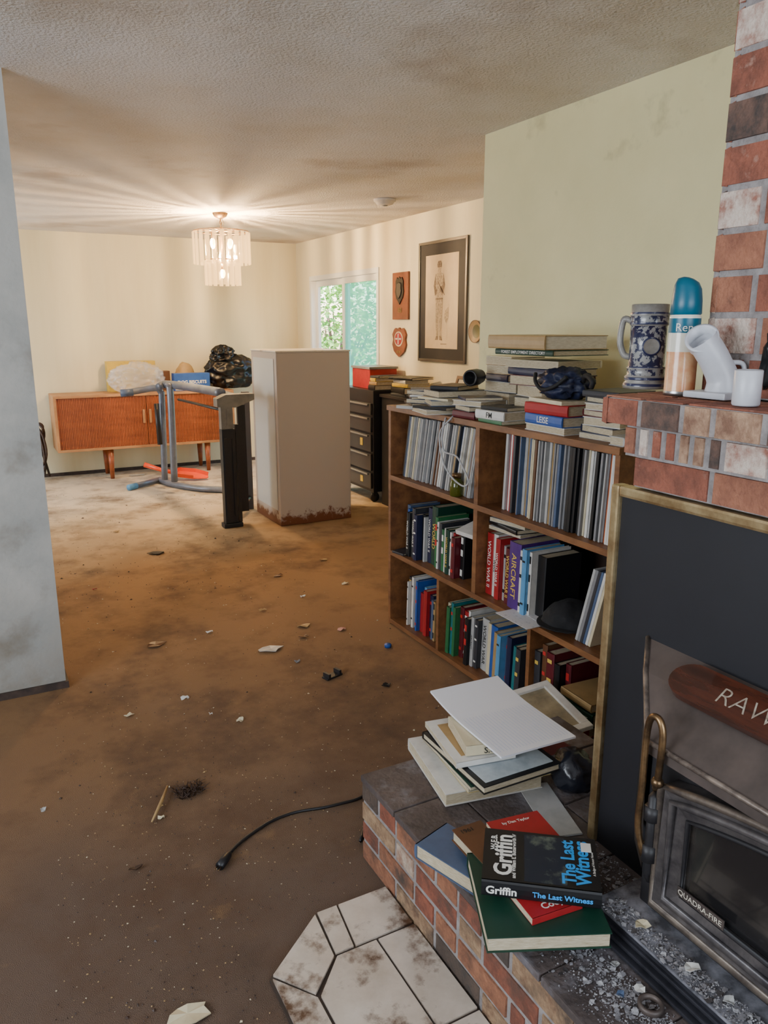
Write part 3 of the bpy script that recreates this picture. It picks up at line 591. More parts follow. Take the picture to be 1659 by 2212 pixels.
MB().box((L*.41,W*.3,.0395),(.022,.03,.0006)).build('price_sticker',WT,r,local=True)
yy=-W/2-.0055
text('Griffin',WT,r,frame3((-L*.33,yy,.019),(1,0,0),(0,0,1)),L*.26,.02,.03,'spine_lettering')
text('The Last Witness',BLT,r,frame3((L*.18,yy,.019),(1,0,0),(0,0,1)),L*.5,.018,.03,'spine_lettering')
mb=MB(); rd=random.Random(4)
for i in range(7500):
    z_=rd.random()
    if z_<.36: x=rd.uniform(1.052,1.105); y=rd.uniform(.4,1.0); h=HZ+.0685
    elif z_<.84: x=rd.triangular(.885,1.035,1.01); y=rd.triangular(.35,1.15,.8); h=HZ+.0005
    else: x=rd.uniform(1.06,1.25); y=rd.uniform(1.03,1.24); h=HZ+.0005
    s=rd.uniform(.001,.0035) if rd.random()<.93 else rd.uniform(.004,.010); a=rd.uniform(0,2*PI)
    mb._add([(x+s*math.cos(a+k*2*PI/5)*rd.uniform(.4,1),y+s*math.sin(a+k*2*PI/5)*rd.uniform(.4,1),h+rd.uniform(0,.001+s*.25)) for k in range(5)]+[(x,y,h+min(s*.4,.0015))],[(k,(k+1)%5,5) for k in range(5)],rd.choice([0,0,1,2,2,2]))
mb.build('ash_debris',[mat('pale_ash',S(180,180,184),S(130,128,132),rough=.9,scale=60),mat('dark_ash',S(64,60,60),rough=.9),mat('grey_ash',S(124,122,126),rough=.9)],label='pale ash and crumbs scattered on the hearth below the stove door',cat='ash',kind='stuff')
def flake(px,py,sz,c,label,z,seed,xmax=9):
    p=at(px,py,z=z); p.x=min(p.x,xmax); rd=random.Random(seed); n=8; mb=MB()
    P=[(p.x+sz*math.cos(2*PI*k/n)*rd.uniform(.5,1),p.y+sz*.8*math.sin(2*PI*k/n)*rd.uniform(.5,1),z+.002+rd.uniform(0,sz*.45)) for k in range(n)]
    mb._add(P+[(p.x,p.y,z+.004)]+[(a,b,max(z+.0005,q-.0012)) for a,b,q in P],[(k,(k+1)%n,n) for k in range(n)]+[(k,n+1+k,n+1+(k+1)%n,(k+1)%n) for k in range(n)])
    mb.build('paper_scrap',cm(c),label=label,cat='scrap')
for i,(px,py,sz,c,lb) in enumerate([(1360,1885,.016,'pale grey','curled pale scrap of paper by the stove base'),(1345,1965,.014,'cream','small cream scrap below the curled one on the hearth'),(1415,2120,.018,'white','white torn scrap on the ash near the grille'),(1340,2150,.012,'slate blue','slate blue scrap on the hearth near the front edge'),(1380,2060,.014,'pale grey','pale grey paper flake in the middle of the hearth ash')]):
    flake(px,py,sz,c,lb,HZ,i*3+2,1.02)
for i,(px,py,sz,c,lb) in enumerate([(1440,1975,.022,'cream','folded cream scrap on the shelf under the door corner'),(1530,2075,.02,'white','white paper flake on the shelf under the stove door'),(1600,2150,.016,'pale grey','pale grey flake on the shelf near the bottom right')]):
    flake(px,py,sz,c,lb,HZ+.069,i*5+1,1.085)
p=at(1405,2178,z=HZ)
MB().lathe([(.018,0),(.024,.002),(.024,.012),(.018,.014),(.016,.006),(.018,0)],(p.x,p.y,HZ)).build('metal_ring',ironG,label='small dark metal ring lying on the hearth edge',cat='ring')
# ================================================================= MANTEL ITEMS
MZ=1.3905
def cyl_text(t_,m,parent,c,r,z,h,maxw,bold=.02,da=0):
    me,w,hh=text_mesh(t_,bold); s=min(maxw/w,h/hh); me=me.copy(); me.transform(Matrix.Scale(s,4)); me.materials.clear(); me.materials.append(m)
    a0=math.atan2(-c[1],-c[0])+da
    for v in me.vertices:
        an=a0+v.co.x/r; zz=v.co.y; v.co=Vector((c[0]+r*math.cos(an),c[1]+r*math.sin(an),z+zz))
    o=bpy.data.objects.new('lettering',me); COL.objects.link(o); o.parent=parent; me.transform(wm(parent).inverted()); return o
c=at(1392,838,z=MZ); sx,sy=c.x,c.y
stn=empty('beer_stein',(sx,sy,MZ),'blue and white stoneware beer stein with handle on the brick ledge','stein')
cob=mat('cobalt_blue_glaze',S(34,40,76),S(110,112,126),rough=.3,scale=60,lo=.55,hi=.62,coat=.4); wg=mat('patterned_blue_white_glaze',S(146,146,144),S(30,34,66),rough=.3,scale=70,detail=3,lo=.47,hi=.52,coat=.4); wh=mat('grey_glaze',S(150,147,140),S(116,112,106),rough=.35,scale=24)
r0=.044
prof=[(0,0),(r0+.004,0),(r0+.006,.006),(r0+.004,.012),(r0,.016),(r0+.003,.02),(r0+.003,.026),(r0-.002,.03),(r0-.002,.044),(r0,.047),(r0-.004,.05),(r0-.004,.14),(r0-.001,.143),(r0-.002,.148),(r0-.002,.162),(r0,.166),(r0-.003,.17),(r0-.003,.187),(r0-.007,.188),(r0-.008,.17),(r0-.008,.02),(0,.02)]
mis=[2,2,1,2,2,1,2,0,2,1,0,2,1,0,2,1,2,2,2,2,2]
MB().lathe(prof,(sx,sy,MZ),40,mis=mis).build('stein_body',[wg,cob,wh],stn)
ha=math.atan2(-sy,-sx)-1.75; hd=Vector((math.cos(ha),math.sin(ha),0)); b0=Vector((sx,sy,MZ))
MB().tube(smooth([b0+hd*(r0-.006)+Vector((0,0,.15)),b0+hd*(r0+.012)+Vector((0,0,.155)),b0+hd*(r0+.018)+Vector((0,0,.13)),b0+hd*(r0+.018)+Vector((0,0,.1)),b0+hd*(r0+.008)+Vector((0,0,.075)),b0+hd*(r0-.006)+Vector((0,0,.07))]),.0075,10).build('handle',wh,stn)
MB().lathe([(.0,0),(.02,0),(.021,.002),(.017,.0025),(.016,.002),(0,.003)],M=Matrix.Translation((sx,sy,MZ+.095))@Matrix.Rotation(math.atan2(-sy,-sx)+.2,4,'Z')@Matrix.Rotation(PI/2,4,'Y')@Matrix.Translation((0,0,r0-.005)),mis=[2,1,1,2,2]).build('medallion',[wg,cob,wh],stn)
c=at(1466,852,z=MZ); cx,cy=c.x,c.y
can=empty('aerosol_can',(cx,cy,MZ),'tall air freshener spray can with teal cap on the brick ledge','spray can')
R=.031
wc=mat('can_white',S(226,222,206),rough=.25,coat=.5); oc=mat('can_orange_peach',S(232,186,140),S(214,130,80),rough=.25,scale=18,coat=.5); tl_=mat('can_teal',S(0,92,116),rough=.35)
MB().lathe([(0,0),(R,0),(R+.001,.004),(R,.008),(R,.05),(R,.088),(R,.126),(R,.145),(R,.155),(R,.158),(R-.006,.168)],(cx,cy,MZ),32,mis=[2,2,2,1,1,0,3,3,0,0]).build('can_body',[wc,oc,mat('steel_rim',S(180,180,180),metal=.9,rough=.3),tl_],can)
mb=MB(); mb.lathe([(R-.002,.162),(R,.164),(R-.001,.19),(R-.004,.216),(R-.010,.229),(R-.02,.234),(0,.236)],(cx,cy,MZ),32)
for v in mb.bm.verts:
    k=(v.co.z-MZ-.19)/.05
    if k>0: v.co.z+=k*.3*((v.co.x-cx)*(-.88)+(v.co.y-cy)*.47)
mb.build('cap',tl_,can)
cyl_text('Ren',WT,can,(cx,cy),R+.0008,MZ+.137,.016,.045,.0,.0)
c=at(1546,860,z=MZ); px_,py_=c.x,c.y
wp=mat('white_plastic',S(206,208,214),S(186,188,194),rough=.35,scale=5)
el=empty('ceramic_elbow',(px_,py_,MZ),'white angled tube on a flat base, open end tilted up left','pipe fitting')
MB().box((px_,py_,MZ+.007),(.075,.1,.013),rz=0,bev=.004).build('base',wp,el)
lf=Vector((-math.cos(YAW),math.sin(YAW),0)); b0=Vector((px_,py_,MZ))
pth=smooth([b0+Vector((0,0,.012))-lf*.012,b0+Vector((0,0,.038))-lf*.010,b0+lf*.008+Vector((0,0,.072)),b0+lf*.024+Vector((0,0,.096)),b0+lf*.038+Vector((0,0,.114))])
rs=[.034-.005*math.sin(PI*i/(len(pth)-1)) if i<len(pth)*.6 else .029 for i in range(len(pth))]
dd=(pth[-1]-pth[-2]).normalized(); dd=(dd+Vector((-.6,-.9,.1))).normalized()
mb=MB(); mb.tube(pth,rs,28,cap=False); M=dd.to_track_quat('Z','Y').to_matrix().to_4x4(); M.translation=pth[-1]
mb.lathe([(.029,-.016),(.031,0),(.032,.006),(.026,.006),(.025,-.026),(.0,-.028)],M=M); mb.build('tube_body',wp,el)
MB().tube(smooth([b0-lf*.02+Vector((0,0,.07)),b0-lf*.045+Vector((0,0,.068)),b0-lf*.05+Vector((0,0,.05)),b0-lf*.035+Vector((0,0,.035))]),.005,8).build('side_lug',wp,el)
c=at(1610,876,z=MZ)
cu=empty('white_cup',(c.x,c.y,MZ),'small plain white cup at the front of the brick ledge','cup')
MB().lathe([(0,0),(.022,0),(.024,.003),(.024,.062),(.0225,.064),(.0215,.062),(.0215,.01),(0,.01)],(c.x,c.y,MZ)).build('cup_body',wp,cu)
p=at(1676,866,z=MZ)
MB().blob((p.x+.012,p.y+.0,MZ+.085),(.034,.034,.09),.35,3,6,4,flat=-.084).build('carved_figure',mat('black_gloss',S(20,20,22),rough=.3),label='dark carved ornament at the right edge of the ledge',cat='ornament')
# ================================================================= DINING ROOM
teak=mat('teak',S(156,84,46),S(126,64,34),rough=.4,scale=2.5,stretch=(1.2,8,8)); teakL=mat('teak_pale_edge',S(184,138,94),S(158,112,74),rough=.5,scale=6)
sx0,sx1,sf,sb,sz0,sz1=.715,2.52,8.13,8.57,.31,.865
sd=empty('sideboard',((sx0+sx1)/2,(sf+sb)/2,0),'long low teak sideboard with sliding tambour doors against the back wall','sideboard')
mb=MB(); mb.b2((sx0,sf,sz1-.025),(sx1,sb,sz1),0,.004).b2((sx0,sf,sz0),(sx1,sb,sz0+.025),0,.004).b2((sx0,sf,sz0+.025),(sx0+.025,sb,sz1-.025)).b2((sx1-.025,sf,sz0+.025),(sx1,sb,sz1-.025)).b2((sx0+.02,sb-.02,sz0+.02),(sx1-.02,sb-.005,sz1-.02))
mb.build('case',teakL,sd)
xm=(sx0+sx1)/2-.02
for a,b in((sx0+.026,xm-.002),(xm+.002,sx1-.026)):
    mb=MB(); nsl=int((b-a)/.016)
    for i in range(nsl):
        w=(b-a)/nsl; mb.b2((a+i*w+.0012,sf+.018-.002*(i%2),sz0+.026),(a+(i+1)*w-.0008,sf+.035,sz1-.026))
    d=mb.build('tambour_door',teak,sd)
    hx=(b-.03) if a<xm-.1 else (a+.03)
    MB().b2((hx-.012,sf-.002,.56),(hx+.012,sf+.02,.70),0,.004).build('handle',teakL,d)
for lx,ly in((sx0+.5,sf+.06),(sx1-.3,sf+.06),(sx0+.5,sb-.06),(sx1-.3,sb-.06)):
    MB().tube([(lx,ly,sz0),(lx+.0,ly,0.001)],[.032,.02],14).build('leg',teak,sd)
Zs=sz1+.0006
def pbox(name,x0,x1,y0,y1,z0,z1,m,label,cat,bev=.003):
    r=empty(name,((x0+x1)/2,(y0+y1)/2,z0),label,cat)
    MB().b2((x0,y0,z0),(x1,y1,z1),0,bev).build('carton',m,r); return r
xa=at(240,850,y=8.3).x; xb=at(345,850,y=8.3).x; zt_=at(300,781,y=8.3).z
r=pbox('yellow_box',xa,xb,8.42,8.55,Zs,zt_,cm('yellow'),'yellow box at the left end of the sideboard behind the clear bag','box')
clr=mat('clear_plastic',S(232,232,236),rough=.08,alpha=.30,bump=.6,bscale=9)
c=at(298,830,y=8.22)
MB().blob((c.x,8.27,Zs+.14),(.27,.11,.165),.34,2.0,2,5,flat=-.139,ridge=True,oct=3).build('plastic_bag',clr,label='crumpled clear plastic bag in front of the yellow box on the sideboard',cat='bag')
xa=at(378,850,y=8.2).x; xb=at(455,850,y=8.2).x; zt_=at(415,806,y=8.2).z
r=pbox('biscuit_box',xa,xb,8.2,8.31,Zs,zt_,cm('blue'),'blue dog biscuits carton in the middle of the sideboard','carton')
text('DOG BISCUITS',WT,r,wm(r).inverted()@frame3(((xa+xb)/2,8.1985,(Zs+zt_)/2+.0),(1,0,0),(0,0,1)),(xb-xa)*.8,.06,.03,'lettering')
MB().b2((xa+.01,8.198,Zs+.006),(xb-.01,8.1995,Zs+.035)).build('box_stripe',cm('pale grey'),r)
xc=at(350,845,y=8.4).x
r=pbox('small_carton',xc,xc+.1,8.42,8.54,Zs,Zs+.2,cm('brown'),'small brown carton between the clear bag and the blue box','box')
c=at(400,800,y=8.45)
MB().blob((c.x,8.48,Zs+.14),(.1,.06,.14),.15,1.5,5,3,flat=-.139).build('paper_bag',cm('tan'),label='tan paper bag behind the blue carton',cat='bag')
c=at(500,800,y=8.2)
MB().blob((c.x+.05,8.39,Zs+.17),(.29,.15,.2),.26,1.6,12,5,flat=-.169,ridge=True,oct=3).blob((c.x-.03,8.39,Zs+.34),(.14,.09,.12),.36,1.9,3,5,ridge=True,oct=2).build('garbage_bag',mat('black_bin_liner',S(10,11,15),rough=.3,bump=.35,bscale=6),label='stuffed black garbage bag at the right end of the sideboard',cat='bag')
mb=MB(); rd=random.Random(2); c=at(98,960,y=8.3)
for k in range(5):
    P=[Vector((c.x-.08+.08*math.cos(t_*1.3+k)+rd.uniform(-.02,.02),8.4+.05*math.sin(t_*1.7+k*2),.04+.55*abs(math.sin(t_*.55+k*.4)))) for t_ in range(9)]
    mb.tube(smooth(P,5),.012,7)
mb.build('cord_bundle',cm('dark brown'),label='tangled dark brown cord bundle on the floor left of the sideboard',cat='cord')
wc2=bpy.data.materials.new('rusty_white_enamel'); wc2.use_nodes=True; N=wc2.node_tree.nodes; L_=wc2.node_tree.links; b=N['Principled BSDF']; b.inputs['Roughness'].default_value=.4
tc=N.new('ShaderNodeTexCoord'); sp=N.new('ShaderNodeSeparateXYZ'); L_.new(tc.outputs['Object'],sp.inputs[0])
nz=N.new('ShaderNodeTexNoise'); nz.inputs['Scale'].default_value=14; nz.inputs['Detail'].default_value=8; nz.inputs['Roughness'].default_value=.7; L_.new(tc.outputs['Object'],nz.inputs['Vector'])
mr=N.new('ShaderNodeMapRange'); mr.inputs['From Min'].default_value=0; mr.inputs['From Max'].default_value=.24; mr.inputs['To Min'].default_value=.32; mr.inputs['To Max'].default_value=-.3; L_.new(sp.outputs['Z'],mr.inputs['Value'])
ad=N.new('ShaderNodeMath'); ad.operation='ADD'; L_.new(nz.outputs['Fac'],ad.inputs[0]); L_.new(mr.outputs[0],ad.inputs[1])
m4=N.new('ShaderNodeMapRange'); m4.inputs['From Min'].default_value=.56; m4.inputs['From Max'].default_value=.68; L_.new(ad.outputs[0],m4.inputs['Value'])
mxx=N.new('ShaderNodeMix'); mxx.data_type='RGBA'; mxx.inputs['A'].default_value=S(186,175,166); mxx.inputs['B'].default_value=S(112,66,44); L_.new(m4.outputs[0],mxx.inputs['Factor']); L_.new(mxx.outputs['Result'],b.inputs['Base Color'])
fx0,fx1,fy0,fy1,fz=2.045,2.655,5.52,6.09,1.35
fr=empty('metal_cabinet',((fx0+fx1)/2,(fy0+fy1)/2,0),'tall white metal cabinet with rusted bottom standing on the carpet','cabinet')
MB().b2((fx0,fy0,.002),(fx1,fy1,fz-.012),0,.008).build('cabinet_body',wc2,fr)
MB().b2((fx0-.004,fy0-.004,fz-.012),(fx1+.004,fy1+.004,fz),0,.004).build('top_panel',mat('white_enamel_top',S(214,208,196),S(160,130,90),scale=7,lo=.55,hi=.8,rough=.4),fr)
mb=MB(); mb.b2((fx0-.004,fy0+.05,.12),(fx0-.001,fy1-.06,fz-.06)); mb.build('side_seam',mat('white_enamel_side',S(200,204,204),rough=.35),fr)
tcx0,tcx1,ty0,ty1=3.05,3.45,5.9,6.6
tch=empty('tool_chest',(3.25,6.25,0),'black rolling tool chest with drawers behind the white cabinet','tool chest')
blk=mat('black_tool_plastic',S(30,30,34),S(22,22,26),rough=.45,scale=8)
MB().b2((tcx0+.01,ty0,.1),(tcx1,ty1,.99),0,.004).build('chest_body',blk,tch)
zz=.13
for h_,lab in((.16,1),(.17,0),(.17,1),(.15,0),(.12,0)):
    d=MB().b2((tcx0-.008,ty0+.02,zz),(tcx0+.01,ty1-.02,zz+h_-.02),0,.004).build('drawer',mat('charcoal_drawer',S(52,54,58),rough=.4),tch)
    MB().b2((tcx0-.022,ty0+.06,zz+h_-.04),(tcx0-.008,ty1-.06,zz+h_-.026),0,.003).build('handle',mat('grey_alu',S(160,162,160),metal=.6,rough=.35),d)
    if lab: MB().b2((tcx0-.011,ty0+.17,zz+.04),(tcx0-.008,ty0+.22,zz+h_-.065)).build('yellow_label',cm('yellow'),d)
    zz+=h_
for xx in(tcx0+.05,tcx1-.05):
    for yy in(ty0+.06,ty1-.06):
        mb=MB(); mb.lathe([(0,-.015),(.04,-.015),(.045,0),(.04,.015),(0,.015)],M=Matrix.Translation((xx,yy,.046))@Matrix.Rotation(PI/2,4,'X')); mb.b2((xx-.02,yy-.022,.06),(xx+.02,yy+.022,.1)); mb.build('caster',mat('caster_rubber',S(40,40,42),rough=.6),tch)
lc=empty('low_cabinet',(3.28,5.35,0),'low black cabinet against the right dining wall behind the bookcase','cabinet')
MB().b2((3.12,4.85,0),(3.46,5.86,.94)).build('cabinet_body',blk,lc); MB().b2((3.1,4.84,.94),(3.465,5.87,.965),0,.003).build('cabinet_top',blk,lc)
g2='items on the black chests'
r=pbox('red_toolbox',3.13,3.4,6.1,6.45,.991,1.16,cm('red'),'red box with grey lid on top of the tool chest','box'); MB().b2((3.12,6.09,1.16),(3.41,6.46,1.18),0,.003).build('lid',cm('grey'),r)
zq=.9655
for i,(L,W,T,rz,c,lb) in enumerate([(.26,.22,.02,5,'charcoal','charcoal magazine at the bottom of the pile on the low cabinet'),(.24,.3,.05,-8,'black','black case in the pile on the low cabinet'),(.24,.2,.03,10,'yellow','yellow booklet in the pile on the low cabinet'),(.22,.2,.03,0,'white','white book in the pile on the low cabinet'),(.25,.28,.02,14,'black','black folder topping the pile on the low cabinet')]):
    flat('book',(3.27,5.62,zq),math.radians(rz),L,W,T,c,lb,group=g2,side='W'); zq+=T+.0006
zq=.9655
for i,(L,W,T,rz,c,lb) in enumerate([(.24,.2,.03,5,'navy','navy book lying on the low cabinet nearer the small framed photo'),(.24,.2,.02,-12,'grey','grey magazine lying on the navy book on the low cabinet'),(.2,.18,.02,8,'charcoal','charcoal booklet lying on the grey magazine')]):
    flat('book',(3.27,5.3,zq),math.radians(rz),L,W,T,c,lb,group=g2,side='W'); zq+=T+.0006
zq=.991
for i,(L,W,T,rz,c,lb) in enumerate([(.3,.12,.04,0,'black','black tool case on the near end of the tool chest'),(.28,.12,.03,4,'tan','tan box on the black tool case'),(.26,.12,.03,-6,'yellow','yellow box on the tan box on the tool chest'),(.26,.13,.02,8,'charcoal','charcoal tray topping the stack on the tool chest')]):
    flat('box',(3.24,5.99,zq),math.radians(rz),L,W,T,c,lb,cat='box',group=g2,side='W'); zq+=T+.0006
def wall_frame(name,y0,y1,z0,z1,fw,fm,label,cat,x=DX,dep=.02):
    r=empty(name,(x,(y0+y1)/2,z0),label,cat)
    mb=MB(); X=x-dep
    mb.b2((X,y0,z0),(x-.001,y0+fw,z1),0,.003).b2((X,y1-fw,z0),(x-.001,y1,z1),0,.003).b2((X,y0+fw,z0),(x-.001,y1-fw,z0+fw),0,.003).b2((X,y0+fw,z1-fw),(x-.001,y1-fw,z1),0,.003)
    mb.build('frame',fm,r); return r
py0,py1,pz0,pz1=5.10,5.82,1.24,2.2
pic=wall_frame('framed_drawing',py0,py1,pz0,pz1,.022,mat('silver_black_frame',S(96,90,84),rough=.3,metal=.6),'tall framed sketch of a standing soldier on the dining wall','picture')
MB().b2((DX-.012,py0+.022,pz0+.022),(DX-.004,py1-.022,pz1-.022)).build('mat_board',mat('black_mat',S(22,22,26),rough=.7),pic)
my0,my1,mz0,mz1=py0+.12,py1-.11,pz0+.11,pz1-.11
MB().b2((DX-.014,my0,mz0),(DX-.0115,my1,mz1)).build('drawing_paper',mat('drawing_paper',S(222,200,160),S(208,184,144),scale=4,rough=.8),pic)
sk=MB(); yc=(my0+my1)/2+.03; X=DX-.0155
def fl(poly,mi=0): sk._add([(X-.0002*mi,yc-a,mz0+b) for a,b in poly],[tuple(range(len(poly)))],mi)
fl([(-.03,.64),(.03,.64),(.035,.665),(.02,.69),(-.02,.69),(-.035,.665)],1)
fl([(-.02,.60),(.02,.60),(.024,.64),(-.024,.64)])
fl([(-.06,.59),(-.02,.6),(.02,.6),(.06,.59),(.055,.48),(.05,.38),(-.05,.38),(-.055,.48)])
fl([(-.06,.59),(-.085,.5),(-.065,.42),(-.03,.44),(-.03,.47),(-.05,.48)],1); fl([(.06,.59),(.085,.5),(.055,.43),(.01,.46),(.01,.49),(.05,.5)],1)
fl([(-.05,.38),(0,.38),(-.008,.25),(-.012,.1),(-.038,.1),(-.05,.25)],0); fl([(0,.38),(.05,.38),(.048,.25),(.036,.1),(.01,.1),(.004,.25)])
fl([(-.055,.07),(-.012,.07),(-.012,.1),(-.038,.1)],1); fl([(.01,.07),(.055,.065),(.036,.1),(.01,.1)],1)
fl([(.09,.3),(.14,.33),(.14,.24),(.11,.2),(.08,.24)],0)
fl([(-.03,.53),(.08,.42),(.085,.425),(-.025,.54)],1); fl([(-.055,.39),(.055,.39),(.055,.4),(-.055,.4)],1)
fl([(.03,.035),(.12,.035),(.12,.04),(.03,.04)],1)
sk.build('soldier_sketch',[mat('pencil_light',S(160,140,112),S(206,184,146),scale=60,lo=.4,hi=.6,rough=.9),mat('pencil_dark',S(110,92,74),S(160,138,110),scale=60,rough=.9)],pic)
a=at(852,590,x=DX); b=at(885,690,x=DX)
pq=empty('wall_plaque',(DX,(a.y+b.y)/2,b.z),'rectangular wooden plaque with dark shield emblem above the smaller plaque','plaque')
MB().b2((DX-.02,b.y,b.z),(DX-.001,a.y,a.z),0,.004).build('plaque_board',mat('red_brown_wood',S(130,70,44),S(100,52,34),scale=6,rough=.35),pq)
yc=(a.y+b.y)/2; zc_=b.z+(a.z-b.z)*.62; X=DX-.021
shs=[(-.85,.7),(-.55,1),(-.3,.86),(0,1.05),(.3,.86),(.55,1),(.85,.7),(.8,.3),(.95,-.1),(.7,-.6),(.3,-.85),(0,-1.1),(-.3,-.85),(-.7,-.6),(-.95,-.1),(-.8,.3)]
MB().prism([(X,yc+q*.08,zc_+w*.11) for q,w in shs],(-.008,0,0)).build('shield_emblem',mat('dark_bronze',S(50,48,48),rough=.4,metal=.5),pq)
MB().prism([(X-.009,yc+q*.045,zc_+w*.065) for q,w in shs],(-.006,0,0)).build('shield_relief',mat('bronze_relief',S(84,80,78),rough=.4,metal=.6),pq)
MB().b2((X-.002,yc-.035,b.z+.06),(X,yc+.035,b.z+.1)).build('brass_plate',brass,pq)
a=at(851,708,x=DX); b=at(880,772,x=DX); yc=(a.y+b.y)/2; zc_=(a.z+b.z)/2; hw=(a.y-b.y)/2; hh=(a.z-b.z)/2; X=DX-.001
sh=[(-.75,.85),(-.55,.98),(-.25,.86),(0,1.02),(.25,.86),(.55,.98),(.75,.85),(.98,.55),(.85,.2),(.98,-.15),(.75,-.6),(.35,-.85),(0,-1),(-.35,-.85),(-.75,-.6),(-.98,-.15),(-.85,.2),(-.98,.55)]
pq=empty('shield_plaque',(DX,yc,b.z),'small shield shaped wooden plaque with red and white crest on the dining wall','plaque')
MB().prism([(X,yc+q*hw,zc_+w*hh) for q,w in sh],(-.018,0,0)).build('plaque_board',mat('red_brown_wood',S(130,70,44)),pq)
cz=zc_+.03
MB().prism([(X-.0185,yc+math.cos(k*PI/10)*hw*.62,cz+math.sin(k*PI/10)*hh*.52) for k in range(20)],(-.003,0,0)).build('crest',cm('cream'),pq)
MB().prism([(X-.022,yc+math.cos(k*PI/10)*hw*.5,cz+math.sin(k*PI/10)*hh*.42) for k in range(20)],(-.002,0,0)).build('crest_ring',cm('red'),pq)
mb=MB(); mb.b2((X-.0255,yc-hw*.42,cz-.006),(X-.0245,yc+hw*.42,cz+.008)).b2((X-.0255,yc-.008,cz-hh*.36),(X-.0245,yc+.008,cz+hh*.36)); mb.build('crest_cross',cm('white'),pq)
MB().b2((X-.02,yc-.04,zc_-hh*.74),(X-.0185,yc+.04,zc_-hh*.56)).build('brass_plate',brass,pq)
c=at(1030,716,x=DX); rr=.085
pt=empty('wall_plate',(DX,c.y,c.z-rr),'round decorative plate hung beside the framed sketch','plate')
Mr=Matrix.Translation((DX-.001,c.y,c.z))@Matrix.Rotation(-PI/2,4,'Y')
MB().lathe([(0,.004),(rr*.6,.004),(rr*.95,.018),(rr,.02),(rr,.016),(rr*.6,0),(0,0)],M=Mr,mis=[1,0,2,2,2,2]).build('plate_body',[cm('tan'),cm('olive'),cm('brown')],pt)
sf_=empty('picture_frame',(3.36,5.0,.9655),'small brown photo frame leaning on the low cabinet','picture frame')
Mf=Matrix.Translation((3.36,5.0,.968))@Matrix.Rotation(.28,4,'Y')
mb=MB()
for c_,d_ in(((0,0,.012),(.015,.26,.024)),((0,0,.176),(.015,.26,.024)),((0,.118,.094),(.015,.024,.14)),((0,-.118,.094),(.015,.024,.14))): mb.box(c_,d_,0,Mf)
mb.build('frame',cm('brown'),sf_); MB().box((0.002,0,.094),(.004,.212,.14),0,Mf).build('photo',cm('cream'),sf_)
c=at(831,436,z=CEIL-.02)
sm=empty('smoke_detector',(c.x,c.y,CEIL-.05),'round white smoke detector on the ceiling','smoke detector')
MB().lathe([(0,-.045),(.04,-.045),(.062,-.036),(.07,-.018),(.083,-.016),(.083,-.001),(0,-.001)],(c.x,c.y,CEIL)).build('detector_body',mat('white_abs',S(214,206,196),rough=.5),sm)
MB().lathe([(0,-.05),(.02,-.05),(.022,-.045),(0,-.045)],(c.x,c.y,CEIL)).build('test_button',mat('grey_abs',S(150,146,140)),sm)
CX,CY=2.0,6.6
ch=empty('chandelier',(CX,CY,CEIL),'two tier glass strip chandelier glowing warm on the ceiling','chandelier')
MB().lathe([(0,-.045),(.02,-.045),(.05,-.03),(.062,-.008),(.062,-.001),(0,-.001)],(CX,CY,CEIL)).build('canopy',brass,ch)
mb=MB()
for i in range(4):
    zc2=CEIL-.055-i*.022; P=[Vector((CX+(.009*math.cos(t_*PI/4) if i%2 else 0),CY+(0 if i%2 else .009*math.cos(t_*PI/4)),zc2+.015*math.sin(t_*PI/4))) for t_ in range(9)]; mb.tube(P,.0028,6,cap=False)
mb.tube([(CX+.01,CY,CEIL-.04),(CX+.03,CY+.01,CEIL-.08),(CX+.005,CY,CEIL-.13)],.002,5)
mb.build('chain',brass,ch)
mb=MB(); mb.lathe([(0,-.13),(.012,-.13),(.02,-.145),(.012,-.16),(.008,-.42),(0,-.43)],(CX,CY,CEIL),16)
def ring(mb,r,z,rt=.006): mb.tube([Vector((CX+r*math.cos(k*2*PI/40),CY+r*math.sin(k*2*PI/40),z)) for k in range(41)],rt,6,cap=False)
ring(mb,.225,2.295,.004); ring(mb,.14,2.07,.004)
for k in range(6):
    a=k*PI/3; mb.tube([(CX,CY,2.30),(CX+.225*math.cos(a),CY+.225*math.sin(a),2.295)],.004,6); mb.tube([(CX,CY,2.08),(CX+.14*math.cos(a),CY+.14*math.sin(a),2.07)],.003,6)
mb.build('brass_frame',brass,ch)
gs_=bpy.data.materials.new('glass_strip'); gs_.use_nodes=True; N=gs_.node_tree.nodes; L_=gs_.node_tree.links; N.clear()
o_=N.new('ShaderNodeOutputMaterial'); a_=N.new('ShaderNodeMixShader'); t1=N.new('ShaderNodeBsdfTransparent'); t1.inputs[0].default_value=(1,.93,.82,1); e_=N.new('ShaderNodeEmission'); e_.inputs[0].default_value=(1,.55,.18,1); e_.inputs[1].default_value=6
g_=N.new('ShaderNodeBsdfGlossy'); g_.inputs['Roughness'].default_value=.1; b_=N.new('ShaderNodeMixShader'); b_.inputs[0].default_value=.5; L_.new(g_.outputs[0],b_.inputs[1]); L_.new(e_.outputs[0],b_.inputs[2])
a_.inputs[0].default_value=.6; L_.new(t1.outputs[0],a_.inputs[1]); L_.new(b_.outputs[0],a_.inputs[2]); L_.new(a_.outputs[0],o_.inputs[0])
